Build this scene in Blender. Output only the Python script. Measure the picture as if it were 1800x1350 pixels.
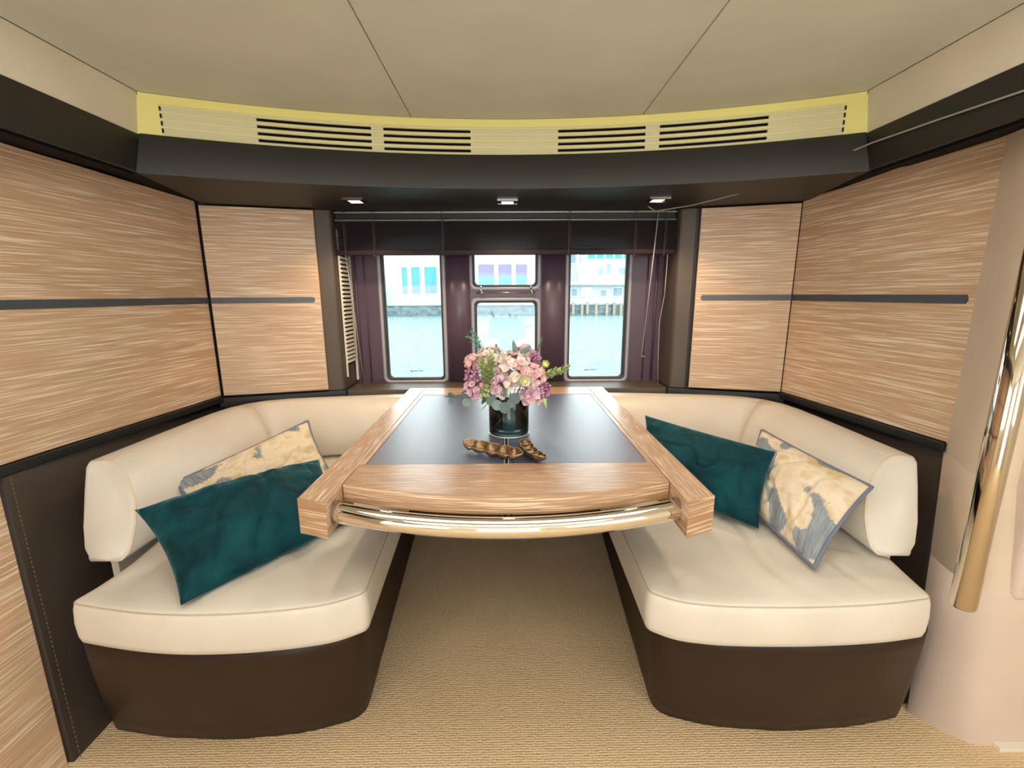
import bpy, bmesh, math, random
from mathutils import Vector, Matrix, noise
for o in list(bpy.data.objects): bpy.data.objects.remove(o)
SC = bpy.context.scene
COL = SC.collection
V = Vector

# ------------------------------------------------------------------ camera
F_PX = 785.0
th, yaw, roll = math.radians(11.4), math.radians(0.6), math.radians(0.3)
fw = V((math.sin(yaw)*math.cos(th), math.cos(yaw)*math.cos(th), -math.sin(th)))
rt = V((math.cos(yaw), -math.sin(yaw), 0))
up = rt.cross(fw)
dn = -up
rt2 = rt*math.cos(roll) + dn*math.sin(roll)
dn2 = dn*math.cos(roll) - rt*math.sin(roll)
cd = bpy.data.cameras.new('camera'); cam = bpy.data.objects.new('camera', cd); COL.objects.link(cam)
M = Matrix((rt2, -dn2, -fw)).transposed().to_4x4(); M.translation = V((0, 0, 1.2))
cam.matrix_world = M
cd.sensor_width = 36; cd.lens = 36*F_PX/1800; cd.clip_start = 0.02; cd.clip_end = 2000
SC.camera = cam

# ------------------------------------------------------------------ exposure, world
SC.view_settings.view_transform = 'Standard'; SC.view_settings.look = 'None'
SC.view_settings.gamma = 1; SC.view_settings.use_curve_mapping = False
SC.view_settings.exposure = 0.04
w = bpy.data.worlds.new('overcast_sky'); SC.world = w; w.use_nodes = True
nt = w.node_tree; nt.nodes.clear()
wo = nt.nodes.new('ShaderNodeOutputWorld'); bg = nt.nodes.new('ShaderNodeBackground')
bg.inputs[0].default_value = (0.95, 0.98, 1.0, 1); bg.inputs[1].default_value = 4.6
nt.links.new(bg.outputs[0], wo.inputs[0])

def area(name, loc, target, sx, sy, power, color):
    ld = bpy.data.lights.new(name, 'AREA'); ld.shape = 'RECTANGLE'; ld.size = sx; ld.size_y = sy
    ld.energy = power; ld.color = color
    o = bpy.data.objects.new(name, ld); COL.objects.link(o); o.location = loc
    o.rotation_euler = (V(target)-V(loc)).to_track_quat('-Z', 'Y').to_euler(); return o
# added lamps for daylight from unseen saloon windows and aft doors behind the photographer
area('aft_door_daylight', (0, -2.9, 0.85), (0, 2, 0.5), 1.3, 1.4, 9, (1.0, 0.99, 0.97))
area('port_window_daylight', (-1.95, -1.6, 1.3), (1.0, 1.2, 0.75), 2.2, 0.8, 4, (1.0, 0.99, 0.96))
area('starboard_window_daylight', (1.95, -1.6, 1.3), (-1.0, 1.2, 0.75), 2.2, 0.8, 4, (1.0, 0.99, 0.96))
# two warm overhead fill lamps, added out of view to brighten seats and floor
area('overhead_fill', (0, 0.78, 1.825), (0, 0.80, 0), 1.9, 0.45, 8, (1.0, 0.95, 0.88))
area('overhead_fill_aft', (0, 0.0, 1.825), (0, 0.15, 0), 1.9, 0.6, 18, (1.0, 0.90, 0.74))

# ------------------------------------------------------------------ materials
def mat(name, col, rough=0.5, metal=0.0, spec=0.5, sheen=0, coat=0):
    m = bpy.data.materials.new(name); m.use_nodes = True
    p = m.node_tree.nodes['Principled BSDF']
    p.inputs['Base Color'].default_value = (*col, 1); p.inputs['Roughness'].default_value = rough
    p.inputs['Metallic'].default_value = metal; p.inputs['Specular IOR Level'].default_value = spec
    if sheen:
        p.inputs['Sheen Weight'].default_value = sheen; p.inputs['Sheen Roughness'].default_value = 0.4
    if coat: p.inputs['Coat Weight'].default_value = coat
    return m
def nd(m, t, **kw):
    n = m.node_tree.nodes.new(t)
    for k, v in kw.items(): setattr(n, k, v)
    return n
def lk(m, a, b): m.node_tree.links.new(a, b)
def P(m): return m.node_tree.nodes['Principled BSDF']
def coords(m, scale, rot=(0, 0, 0), out='Object'):
    tc = nd(m, 'ShaderNodeTexCoord'); mp = nd(m, 'ShaderNodeMapping')
    mp.inputs['Scale'].default_value = scale; mp.inputs['Rotation'].default_value = rot
    lk(m, tc.outputs[out], mp.inputs[0]); return mp.outputs[0]
def tex_noise(m, vec, scale=1, detail=3, rough=0.5, dist=0):
    n = nd(m, 'ShaderNodeTexNoise'); n.inputs['Scale'].default_value = scale
    n.inputs['Detail'].default_value = detail; n.inputs['Roughness'].default_value = rough
    n.inputs['Distortion'].default_value = dist
    if vec is not None: lk(m, vec, n.inputs['Vector'])
    return n.outputs[0]
def ramp(m, fac, stops):
    r = nd(m, 'ShaderNodeValToRGB'); e = r.color_ramp.elements
    while len(e) > 1: e.remove(e[0])
    e[0].position, e[0].color = stops[0][0], (*stops[0][1], 1)
    for p_, c in stops[1:]:
        k = e.new(p_); k.color = (*c, 1)
    lk(m, fac, r.inputs[0]); return r.outputs[0]
def mixc(m, fac, a, b, mode='MIX'):
    n = nd(m, 'ShaderNodeMix', data_type='RGBA', blend_type=mode)
    if isinstance(fac, (int, float)): n.inputs[0].default_value = fac
    else: lk(m, fac, n.inputs[0])
    for i, x in ((6, a), (7, b)):
        if isinstance(x, tuple): n.inputs[i].default_value = (*x, 1)
        else: lk(m, x, n.inputs[i])
    return n.outputs[2]
def bump(m, h, strength=0.3, dist=0.002, prev=None):
    b = nd(m, 'ShaderNodeBump'); b.inputs['Strength'].default_value = strength; b.inputs['Distance'].default_value = dist
    lk(m, h, b.inputs['Height'])
    if prev is not None: lk(m, prev, b.inputs['Normal'])
    lk(m, b.outputs[0], P(m).inputs['Normal']); return b.outputs[0]

def wood(name, sc, base=(0.57, 0.385, 0.245), dark=(0.46, 0.295, 0.18), lime=(0.82, 0.70, 0.55), amount=0.56, rough=0.42):
    m = mat(name, base, rough)
    mx_ = max(sc)
    big = tex_noise(m, coords(m, tuple(s*0.05 if s == mx_ else s*0.25 for s in sc)), 1, 3)
    c = ramp(m, big, [(0.3, tuple(lerp_(a, b, 0.5) for a, b in zip(dark, base))), (0.5, base), (0.72, tuple(x*1.06 for x in base))])
    fine = tex_noise(m, coords(m, sc), 1, 1.5, 0.5)
    f = ramp(m, fine, [(amount-0.03, (0, 0, 0)), (amount+0.06, (0.85, 0.85, 0.85))])
    c2 = mixc(m, f, c, lime)
    pf = ramp(m, fine, [(0.30, (0.6, 0.6, 0.6)), (0.42, (0, 0, 0))])
    c3 = mixc(m, pf, c2, dark)
    lk(m, c3, P(m).inputs['Base Color'])
    bump(m, fine, 0.25, 0.0006)
    return m
def lerp_(a, b, t): return a+(b-a)*t
W_WALL = wood('limed_oak_wall', (5, 5, 300))
W_ALONG = wood('limed_oak_lengthwise', (400, 10, 400), base=(0.47, 0.295, 0.18), amount=0.57)
W_EDGE = wood('limed_oak_edge', (7, 7, 330), base=(0.42, 0.25, 0.14), dark=(0.33, 0.19, 0.10), lime=(0.74, 0.58, 0.42))  # table-edge oak, colour darkened for the weak light on front faces
W_ACROSS = wood('limed_oak_crosswise', (10, 400, 400), base=(0.42, 0.25, 0.14), dark=(0.33, 0.19, 0.10), lime=(0.74, 0.58, 0.42), amount=0.60)  # board oak with the same weak front light put into its colour

def leather(name, col, rough, var=0.06, bs=0.12, grain=450):
    m = mat(name, col, rough)
    n = tex_noise(m, coords(m, (5, 5, 5)), 1, 4)
    c = ramp(m, n, [(0.3, tuple(x*(1-var) for x in col)), (0.7, tuple(min(1, x*(1+var)) for x in col))])
    lk(m, c, P(m).inputs['Base Color'])
    v = nd(m, 'ShaderNodeTexVoronoi'); v.inputs['Scale'].default_value = grain
    lk(m, coords(m, (1, 1, 1)), v.inputs['Vector'])
    bump(m, v.outputs['Distance'], bs, 0.0006)
    return m
CREAM = leather('cream_leather', (0.70, 0.66, 0.59), 0.40)
CREAM_SEAM = mat('cream_stitch', (0.56, 0.45, 0.33), 0.6)
BROWN = leather('dark_brown_leather', (0.026, 0.013, 0.008), 0.45, 0.1)
P(BROWN).inputs['Specular IOR Level'].default_value = 0.3
UMBER = leather('umber_panel_leather', (0.052, 0.038, 0.030), 0.55, 0.1)
CHAR = leather('charcoal_brown_leather', (0.017, 0.015, 0.013), 0.5, 0.08)
TAUPE = leather('taupe_leather', (0.085, 0.066, 0.052), 0.5, 0.08)
PLUM = leather('plum_brown_moulding', (0.098, 0.064, 0.098), 0.32, 0.06, 0.05)
for _m in (W_ALONG, W_ACROSS):
    P(_m).inputs['Roughness'].default_value = 0.36; P(_m).inputs['Coat Weight'].default_value = 0.35; P(_m).inputs['Coat Roughness'].default_value = 0.25
SLATE = leather('slate_table_leather', (0.050, 0.058, 0.105), 0.36, 0.1, 0.8, 420)  # blue base colour carries the bluish window reflection
P(SLATE).inputs['Specular IOR Level'].default_value = 1.0
P(SLATE).inputs['Coat Weight'].default_value = 0.6; P(SLATE).inputs['Coat Roughness'].default_value = 0.38
CEIL = leather('ceiling_fabric', (0.69, 0.70, 0.63), 0.85, 0.04, 0.15, 300)
HEADL = leather('cream_headliner', (0.72, 0.66, 0.53), 0.75, 0.04, 0.15, 300)
PILLAR = leather('cream_pillar_lining', (0.66, 0.55, 0.43), 0.6, 0.05, 0.1, 300)
PINKW = leather('pale_pink_lining', (0.66, 0.54, 0.46), 0.65, 0.05, 0.1, 300)
VENTM = mat('yellow_vent_paint_glow', (0.82, 0.78, 0.27), 0.5)  # cream-yellow paint, made yellower to carry the warm glow around the vent
VENTP = mat('vent_panel_paint', (0.66, 0.63, 0.42), 0.55)
BLACK = mat('black_trim', (0.012, 0.012, 0.013), 0.45)
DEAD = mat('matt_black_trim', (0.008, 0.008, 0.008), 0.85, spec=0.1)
DARKSLOT = mat('slot_dark', (0.01, 0.009, 0.008), 0.9)
INLAY = mat('grey_inlay', (0.065, 0.075, 0.090), 0.35)
CHROME = mat('polished_chrome', (0.90, 0.87, 0.83), 0.045, 1.0)
BLINDM = mat('dark_blind_slat', (0.024, 0.015, 0.022), 0.55, spec=0.25)
SEAL = mat('window_seal', (0.36, 0.37, 0.44), 0.3)
SEALD = mat('window_rubber', (0.04, 0.045, 0.05), 0.4)
WHITEP = mat('white_louvre', (0.80, 0.76, 0.66), 0.5)
CORD = mat('grey_cord', (0.13, 0.11, 0.12), 0.6)
WIRE = mat('grey_wire', (0.34, 0.33, 0.32), 0.4)

# velvet
VELV = mat('teal_velvet', (0.004, 0.085, 0.098), 0.75, sheen=0.0, spec=0.15)
P(VELV).inputs['Sheen Weight'].default_value = 0.75; P(VELV).inputs['Sheen Roughness'].default_value = 0.28
P(VELV).inputs['Sheen Tint'].default_value = (0.22, 0.62, 0.78, 1)
n_ = tex_noise(VELV, coords(VELV, (9, 9, 9)), 1, 5, 0.6, 0.6)
lk(VELV, ramp(VELV, n_, [(0.35, (0.002, 0.026, 0.034)), (0.65, (0.004, 0.062, 0.080))]), P(VELV).inputs['Base Color'])
bump(VELV, tex_noise(VELV, coords(VELV, (14, 14, 14)), 1, 5, 0.55, 0.8), 0.7, 0.010)
PIPING = mat('slate_blue_piping', (0.16, 0.19, 0.27), 0.7)
# ikat linen: large blue-grey feathered blots on sand
def ikat(name, seed, thr):
    m = mat(name, (0.7, 0.6, 0.42), 0.85)
    uvn = nd(m, 'ShaderNodeTexCoord'); mp = nd(m, 'ShaderNodeMapping'); lk(m, uvn.outputs['UV'], mp.inputs[0])
    mp.inputs['Location'].default_value = (seed, seed*0.7, 0); mp.inputs['Scale'].default_value = (3.3, 2.3, 1)
    # feathering along one thread direction
    f1 = nd(m, 'ShaderNodeTexNoise'); f1.inputs['Scale'].default_value = 1; f1.inputs['Detail'].default_value = 2
    mp2 = nd(m, 'ShaderNodeMapping'); lk(m, uvn.outputs['UV'], mp2.inputs[0]); mp2.inputs['Scale'].default_value = (70, 4, 1)
    lk(m, mp2.outputs[0], f1.inputs['Vector'])
    a = nd(m, 'ShaderNodeTexNoise'); a.inputs['Scale'].default_value = 1; a.inputs['Detail'].default_value = 1.2
    lk(m, mp.outputs[0], a.inputs['Vector'])
    s = nd(m, 'ShaderNodeMath', operation='MULTIPLY_ADD'); lk(m, f1.outputs[0], s.inputs[0]); s.inputs[1].default_value = 0.12; lk(m, a.outputs[0], s.inputs[2])
    blot = ramp(m, s.outputs[0], [(thr, (0, 0, 0)), (thr+0.02, (1, 1, 1))])
    b2 = nd(m, 'ShaderNodeTexNoise'); b2.inputs['Scale'].default_value = 2.3; lk(m, mp.outputs[0], b2.inputs['Vector'])
    sand = ramp(m, b2.outputs[0], [(0.35, (0.74, 0.62, 0.43)), (0.5, (0.78, 0.68, 0.55)), (0.68, (0.62, 0.47, 0.24))])
    blue = ramp(m, f1.outputs[0], [(0.3, (0.17, 0.21, 0.25)), (0.7, (0.33, 0.37, 0.40))])
    lk(m, mixc(m, blot, sand, blue), P(m).inputs['Base Color'])
    wv = tex_noise(m, coords(m, (40, 40, 40)), 1, 4)
    bump(m, wv, 0.2, 0.002)
    return m
IKAT_A = ikat('ikat_linen_a', 3.1, 0.63); IKAT_B = ikat('ikat_linen_b', 8.45, 0.60)

# carpet
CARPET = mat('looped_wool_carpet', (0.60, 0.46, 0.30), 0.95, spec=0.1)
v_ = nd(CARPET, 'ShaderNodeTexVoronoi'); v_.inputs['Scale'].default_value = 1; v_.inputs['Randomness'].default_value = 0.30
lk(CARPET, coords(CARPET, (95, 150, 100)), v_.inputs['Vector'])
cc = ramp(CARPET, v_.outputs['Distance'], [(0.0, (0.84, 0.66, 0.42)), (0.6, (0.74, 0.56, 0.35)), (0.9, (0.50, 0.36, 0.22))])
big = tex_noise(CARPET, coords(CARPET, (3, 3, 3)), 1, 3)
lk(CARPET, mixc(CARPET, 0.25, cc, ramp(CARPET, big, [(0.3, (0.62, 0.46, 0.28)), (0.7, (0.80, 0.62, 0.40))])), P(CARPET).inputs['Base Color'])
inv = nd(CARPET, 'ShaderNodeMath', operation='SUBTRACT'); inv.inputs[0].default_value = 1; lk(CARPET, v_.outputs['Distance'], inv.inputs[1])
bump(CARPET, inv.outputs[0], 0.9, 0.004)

# brass
BRASS = mat('antique_brass', (0.36, 0.23, 0.12), 0.38, 0.85)
bn = tex_noise(BRASS, coords(BRASS, (120, 120, 120)), 1, 4)
lk(BRASS, ramp(BRASS, bn, [(0.35, (0.15, 0.09, 0.045)), (0.65, (0.36, 0.24, 0.13))]), P(BRASS).inputs['Base Color'])
bump(BRASS, bn, 0.2, 0.001)

BRASSR = mat('pale_brass_rim', (0.62, 0.45, 0.28), 0.35, 0.8)  # paler brass for the rims and bowl dividers

# window glass: clear pane, fresnel gloss and dried droplets
def glass_mat(name, tint, drops):
    m = bpy.data.materials.new(name); m.use_nodes = True; t = m.node_tree; t.nodes.clear()
    out = t.nodes.new('ShaderNodeOutputMaterial'); tr = t.nodes.new('ShaderNodeBsdfTransparent'); tr.inputs[0].default_value = (*tint, 1)
    gl = t.nodes.new('ShaderNodeBsdfGlossy'); gl.inputs['Roughness'].default_value = 0.02
    fr = t.nodes.new('ShaderNodeFresnel'); fr.inputs[0].default_value = 1.45
    mx = t.nodes.new('ShaderNodeMixShader'); t.links.new(fr.outputs[0], mx.inputs[0]); t.links.new(tr.outputs[0], mx.inputs[1]); t.links.new(gl.outputs[0], mx.inputs[2])
    last = mx.outputs[0]
    if drops:
        v = t.nodes.new('ShaderNodeTexVoronoi'); v.inputs['Scale'].default_value = 130
        tc = t.nodes.new('ShaderNodeTexCoord'); t.links.new(tc.outputs['Object'], v.inputs['Vector'])
        r = t.nodes.new('ShaderNodeValToRGB'); r.color_ramp.elements[0].position = 0.10; r.color_ramp.elements[0].color = (0.6, 0.6, 0.6, 1)
        r.color_ramp.elements[1].position = 0.2; r.color_ramp.elements[1].color = (0, 0, 0, 1)
        t.links.new(v.outputs['Distance'], r.inputs[0])
        df = t.nodes.new('ShaderNodeBsdfTranslucent'); df.inputs[0].default_value = (0.95, 0.97, 0.97, 1)
        m2 = t.nodes.new('ShaderNodeMixShader'); t.links.new(r.outputs[0], m2.inputs[0]); t.links.new(last, m2.inputs[1]); t.links.new(df.outputs[0], m2.inputs[2]); last = m2.outputs[0]
    t.links.new(last, out.inputs[0]); return m
PANE = glass_mat('window_glass', (0.95, 1.0, 1.0), True)
VASEG = glass_mat('vase_glass', (0.93, 0.98, 0.97), False)

# ------------------------------------------------------------------ mesh helpers
def obj(name, me, parent=None, label=None, cat=None, group=None, kind=None):
    o = bpy.data.objects.new(name, me); COL.objects.link(o)
    if parent: o.parent = parent
    if label: o['label'] = label
    if cat: o['category'] = cat
    if group: o['group'] = group
    if kind: o['kind'] = kind
    return o
def mesh(name, vs, fs, m, smooth=False):
    me = bpy.data.meshes.new(name); me.from_pydata([tuple(v) for v in vs], [], fs)
    for x in (m if isinstance(m, (list, tuple)) else [m]): me.materials.append(x)
    bm = bmesh.new(); bm.from_mesh(me); bmesh.ops.recalc_face_normals(bm, faces=bm.faces); bm.to_mesh(me); bm.free()
    if smooth: me.polygons.foreach_set('use_smooth', [True]*len(me.polygons))
    me.update(); return me
def empty(name, loc, label, cat, group=None):
    o = bpy.data.objects.new(name, None); COL.objects.link(o); o.location = loc; o.empty_display_size = 0.05
    o['label'] = label; o['category'] = cat
    if group: o['group'] = group
    o['_b'] = 1; del o['_b']
    return o
def child(name, me, par, **kw):          # meshes are written in world coordinates; keep them so under an Empty away from the origin
    o = obj(name, me, par, **kw)
    top = par; off = V((0, 0, 0))
    while top is not None:
        off += top.location; top = top.parent
    o.location = -off
    return o
class MB:
    def __init__(s): s.v = []; s.f = []
    def box(s, a, b):
        i = len(s.v)
        for z in (a[2], b[2]):
            for x, y in ((a[0], a[1]), (b[0], a[1]), (b[0], b[1]), (a[0], b[1])): s.v.append((x, y, z))
        s.f += [(i, i+3, i+2, i+1), (i+4, i+5, i+6, i+7), (i, i+1, i+5, i+4), (i+1, i+2, i+6, i+5), (i+2, i+3, i+7, i+6), (i+3, i, i+4, i+7)]
        return s
    def hexa(s, p):                    # eight points, bottom ring then top ring
        i = len(s.v); s.v += [tuple(q) for q in p]
        s.f += [(i, i+3, i+2, i+1), (i+4, i+5, i+6, i+7), (i, i+1, i+5, i+4), (i+1, i+2, i+6, i+5), (i+2, i+3, i+7, i+6), (i+3, i, i+4, i+7)]
        return s
    def loft(s, rings, cap=True, closed=True):
        i = len(s.v); n = len(rings[0])
        for r in rings: s.v += [tuple(q) for q in r]
        for k in range(len(rings)-1):
            for j in range(n if closed else n-1):
                a = i+k*n+j; b = i+k*n+(j+1) % n
                s.f.append((a, b, b+n, a+n))
        if cap:
            s.f.append(tuple(range(i+n-1, i-1, -1))); s.f.append(tuple(range(i+(len(rings)-1)*n, i+len(rings)*n)))
        return s
    def tube(s, pts, r, seg=8, cap=True):
        pts = [V(p) for p in pts]; rings = []; prev = None
        for k, p in enumerate(pts):
            t = (pts[min(k+1, len(pts)-1)]-pts[max(k-1, 0)]).normalized()
            if prev is None:
                u = t.cross(V((0, 0, 1)))
                if u.length < 0.1: u = t.cross(V((1, 0, 0)))
            else: u = prev-t*prev.dot(t)
            u.normalize(); prev = u; w_ = t.cross(u)
            rr = r[k] if isinstance(r, (list, tuple)) else r
            rings.append([p+u*(math.cos(a)*rr)+w_*(math.sin(a)*rr) for a in [2*math.pi*j/seg for j in range(seg)]])
        return s.loft(rings, cap)
    def ball(s, c, r, seg=6, rings=4):
        rs = []
        for k in range(1, rings):
            a = math.pi*k/rings
            rs.append([(c[0]+r*math.sin(a)*math.cos(2*math.pi*j/seg), c[1]+r*math.sin(a)*math.sin(2*math.pi*j/seg), c[2]+r*math.cos(a)) for j in range(seg)])
        s.loft(rs, True); return s
    def mesh(s, name, m, smooth=False): return mesh(name, s.v, s.f, m, smooth)
def bevel(o, w_, seg=3, ang=0.5, auto=True):
    b = o.modifiers.new('bevel', 'BEVEL'); b.width = w_; b.segments = seg; b.limit_method = 'ANGLE'; b.angle_limit = ang
    if auto:
        for p in o.data.polygons: p.use_smooth = True
        wn = o.modifiers.new('wn', 'WEIGHTED_NORMAL'); wn.keep_sharp = True
    return o
def prism(poly, z0, z1, flat=None):
    return MB().loft([[(x, y, z0) for x, y in poly], [(x, y, z1) for x, y in poly]])
def struct(name, me, label=None, parent=None):
    if parent is None: return obj(name, me, None, label, None, None, 'structure')
    return child(name, me, parent, label=label)
def lerp(a, b, t): return a+(b-a)*t

# valance arc
R0 = 3.016
def arcY(x, y0=1.80): return (y0-R0)+math.sqrt(R0*R0-x*x)
def hullX(z, s):                  # lower side panel leans in towards the floor
    return s*lerp(1.146, 1.365, z/0.72)

# ================================================================== SETTING
# floor
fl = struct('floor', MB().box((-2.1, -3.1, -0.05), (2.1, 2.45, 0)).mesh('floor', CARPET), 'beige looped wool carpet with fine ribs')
# ceiling: three panels with seams
ce = obj('ceiling', MB().box((-2.1, -3.1, 1.85), (2.1, 2.45, 1.88)).mesh('ceiling', HEADL), None, 'pale grey-green fabric ceiling in three panels', None, None, 'structure')
for x0, x1 in ((-1.158, -0.3445), (-0.3415, 0.4935), (0.4965, 1.158)):
    n = 14; top = []; 
    poly = [(x0, -3.0)] + [(x1, -3.0)] + [(lerp(x1, x0, k/n), arcY(lerp(x1, x0, k/n), 1.812)) for k in range(n+1)]
    p = child('ceiling_panel', prism(poly, 1.83, 1.849).mesh('ceiling_panel', CEIL), ce); bevel(p, 0.0025, 2)
# side walls (both)
def side(s, name):
    if s < 0: xa, ya, xb, yb = -1.372, 1.155, -1.303, 2.02
    else: xa, ya, xb, yb = 1.330, 1.275, 1.262, 2.005
    dx = (xb-xa)/(yb-ya)
    X = lambda y: xa+(y-ya)*dx
    yn = -0.2 if s < 0 else 1.275
    o = 0.03*s
    w_ = MB().hexa([(X(yn)+o, yn, 0.7), (X(yn)+3*o, yn, 0.7), (X(2.4)+3*o, 2.4, 0.7), (X(2.4)+o, 2.4, 0.7),
                    (X(yn)+o, yn, 1.85), (X(yn)+3*o, yn, 1.85), (X(2.4)+3*o, 2.4, 1.85), (X(2.4)+o, 2.4, 1.85)])
    # leaning lower wall behind the sofa
    yl = 1.05 if s < 0 else 1.06
    pts = []
    for z in (0, 0.72):
        h = hullX(z, s) if s < 0 else s*lerp(1.17, 1.35, z/0.72)
        yf = lerp(0.967, 1.148, z/0.72) if s < 0 else lerp(1.10, 1.30, z/0.72)
        pts += [(h, yf, z), (h+s*0.05, yf, z), (h+s*0.05, 2.3, z), (h-0.01*s, 2.3, z)]
    w = struct(name, w_.mesh(name, BLACK), 'dark side wall behind the oak panelling')
    child('leather_panel', MB().hexa(pts).mesh('leather_panel', UMBER), w, label='dark umber leather lower panel')
    # wood panels above and below the inlay
    t = 0.022*s
    def slab(z0, z1, name_, m, y0, y1, dz0=0, th=t, out=0.0):
        e = s*out
        return MB().hexa([(X(y0)-e, y0, z0), (X(y0)-e+th, y0, z0), (X(y1)-e+th, y1, z0), (X(y1)-e, y1, z0),
                          (X(y0)-e, y0, z1+dz0), (X(y0)-e+th, y0, z1+dz0), (X(y1)-e+th, y1, z1), (X(y1)-e, y1, z1)]).mesh(name_, m)
    ym = 2.0
    bevel(child('wood_panel', slab(0.752, 1.166, 'wood_panel', W_WALL, yn, ym), w), 0.002, 2)
    bevel(child('wood_panel', slab(1.190, 1.588, 'wood_panel', W_WALL, yn, ym, 0.063 if s < 0 else 0.027), w), 0.002, 2)
    y0i = yn if s < 0 else 1.292
    if s > 0: # oak continues around the rounded inlay end
        child('wood_panel', slab(1.164, 1.192, 'wood_panel', W_WALL, yn, y0i+0.004), w)
    il = []
    n = 8
    z0, z1 = 1.166, 1.190; zc = (z0+z1)/2; r = (z1-z0)/2
    prof = [(y0i+(r-r*math.cos(a) if s > 0 else 0)+0, zc+r*math.sin(a)) for a in [math.pi/2-math.pi*k/n for k in range(n+1)]]
    if s > 0: prof = [(y0i+r-r*math.cos(a-math.pi/2+math.pi/2), zc+r*math.sin(a)) for a in [math.pi/2-math.pi*k/n for k in range(n+1)]]
    else: prof = [(yn, z1), (yn, z0)]
    prof += [(ym, z0), (ym, z1)]
    child('inlay_strip', MB().loft([[(X(y)-s*0.003, y, z) for y, z in prof], [(X(y)+t*0.5, y, z) for y, z in prof]]).mesh('inlay_strip', INLAY), w, label='slate grey inlay strip')
    bevel(child('trim_strip', slab(0.722, 0.750, 'trim_strip', BLACK, yn, 2.05, out=0.012, th=0.04*s), w), 0.003, 2)
    return w
wl = side(-1, 'wall_left'); wr = side(1, 'wall_right')
# lower oak panel, nearest the camera on the left
bevel(child('wood_panel', MB().hexa([(-1.150, -0.2, 0), (-1.20, -0.2, 0), (-1.20, 0.958, 0), (-1.150, 0.958, 0),
     (-1.369, -0.2, 0.72), (-1.42, -0.2, 0.72), (-1.42, 1.138, 0.72), (-1.369, 1.138, 0.72)]).mesh('wood_panel', W_WALL), wl), 0.003, 2)
st = MB()
for k in range(60):
    a = k/60; b = (k+0.55)/60
    p = V((lerp(-1.140, -1.358, a), lerp(0.980, 1.160, a), 0.72*a)); q = V((lerp(-1.140, -1.358, b), lerp(0.980, 1.160, b), 0.72*b))
    st.tube([p, q], 0.0011, 4)
child('stitching', st.mesh('stitching', mat('umber_thread', (0.16, 0.12, 0.09), 0.7)), wl)

# fascias on the sides + headliner strips
for s, nm in ((-1, 'trim_1'), (1, 'trim_2')):
    y0 = -1.0 if s < 0 else 0.95
    y1 = 1.56
    fa = MB().hexa([(s*1.165, y0, 1.583), (s*1.40, y0, 1.66), (s*1.40, y1-0.02, 1.63), (s*1.165, y1-0.02, 1.583),
                    (s*1.168, y0, 1.706), (s*1.40, y0, 1.706), (s*1.40, y1+0.01, 1.706), (s*1.168, y1+0.01, 1.706)])
    f = struct(nm, fa.mesh(nm, CHAR), 'charcoal leather fascia below the ceiling, ' + ('left side' if s < 0 else 'right side'))
    bevel(f, 0.004, 2)
    child('black_lip', MB().hexa([(s*1.185, y0, 1.579), (s*1.42, y0, 1.652), (s*1.42, y1-0.02, 1.62), (s*1.185, y1-0.02, 1.579), (s*1.185, y0, 1.589), (s*1.42, y0, 1.665), (s*1.42, y1-0.02, 1.63), (s*1.185, y1-0.02, 1.589)]).mesh('black_lip', DEAD), f)  # matt black lip under the fascia
    child('headliner_strip', MB().hexa([(s*1.172, y0, 1.7065), (s*1.3, y0, 1.7065), (s*1.3, 1.57, 1.7065), (s*1.172, 1.57, 1.7065),
                    (s*1.160, y0, 1.83), (s*1.3, y0, 1.83), (s*1.3, 1.57, 1.83), (s*1.160, 1.57, 1.83)]).mesh('headliner_strip', HEADL), f, label='cream headliner strip')
# curved valance
N = 40
def arcring(inset_y, z, n=N, X0=-1.162, X1=1.162): return [(lerp(X0, X1, k/n), arcY(lerp(X0, X1, k/n))-inset_y, z) for k in range(n+1)]
va = MB()
fr = [arcring(0.008, 1.706), arcring(0.010, 1.700), arcring(0.045, 1.586), arcring(0.043, 1.580), arcring(0.038, 1.579)]
fr.append([(lerp(-1.36, 1.36, k/N), 2.36, 1.579) for k in range(N+1)])
fr.append([(lerp(-1.36, 1.36, k/N), 2.36, 1.70) for k in range(N+1)])
va.loft(fr, False, False)
va.loft([arcring(0.008, 1.706), arcring(-0.08, 1.706)], False, False)
val = struct('trim_3', va.mesh('trim_3', CHAR, True), 'dark curved leather valance over the dinette window')
val.data.set_sharp_from_angle(angle=0.9) if hasattr(val.data, 'set_sharp_from_angle') else None
# side filler of the soffit (black) between fascia corner and side walls
for s in (-1, 1):
    child('soffit_corner', MB().hexa([(s*1.155, 1.53, 1.584), (s*1.40, 1.50, 1.622), (s*1.40, 2.05, 1.594), (s*1.155, 2.05, 1.581),
        (s*1.155, 1.56, 1.69), (s*1.40, 1.56, 1.69), (s*1.40, 2.05, 1.69), (s*1.155, 2.05, 1.69)]).mesh('soffit_corner', DEAD), val)

# back wall: window recess etc
wb = MB()
WY = 2.35
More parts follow.
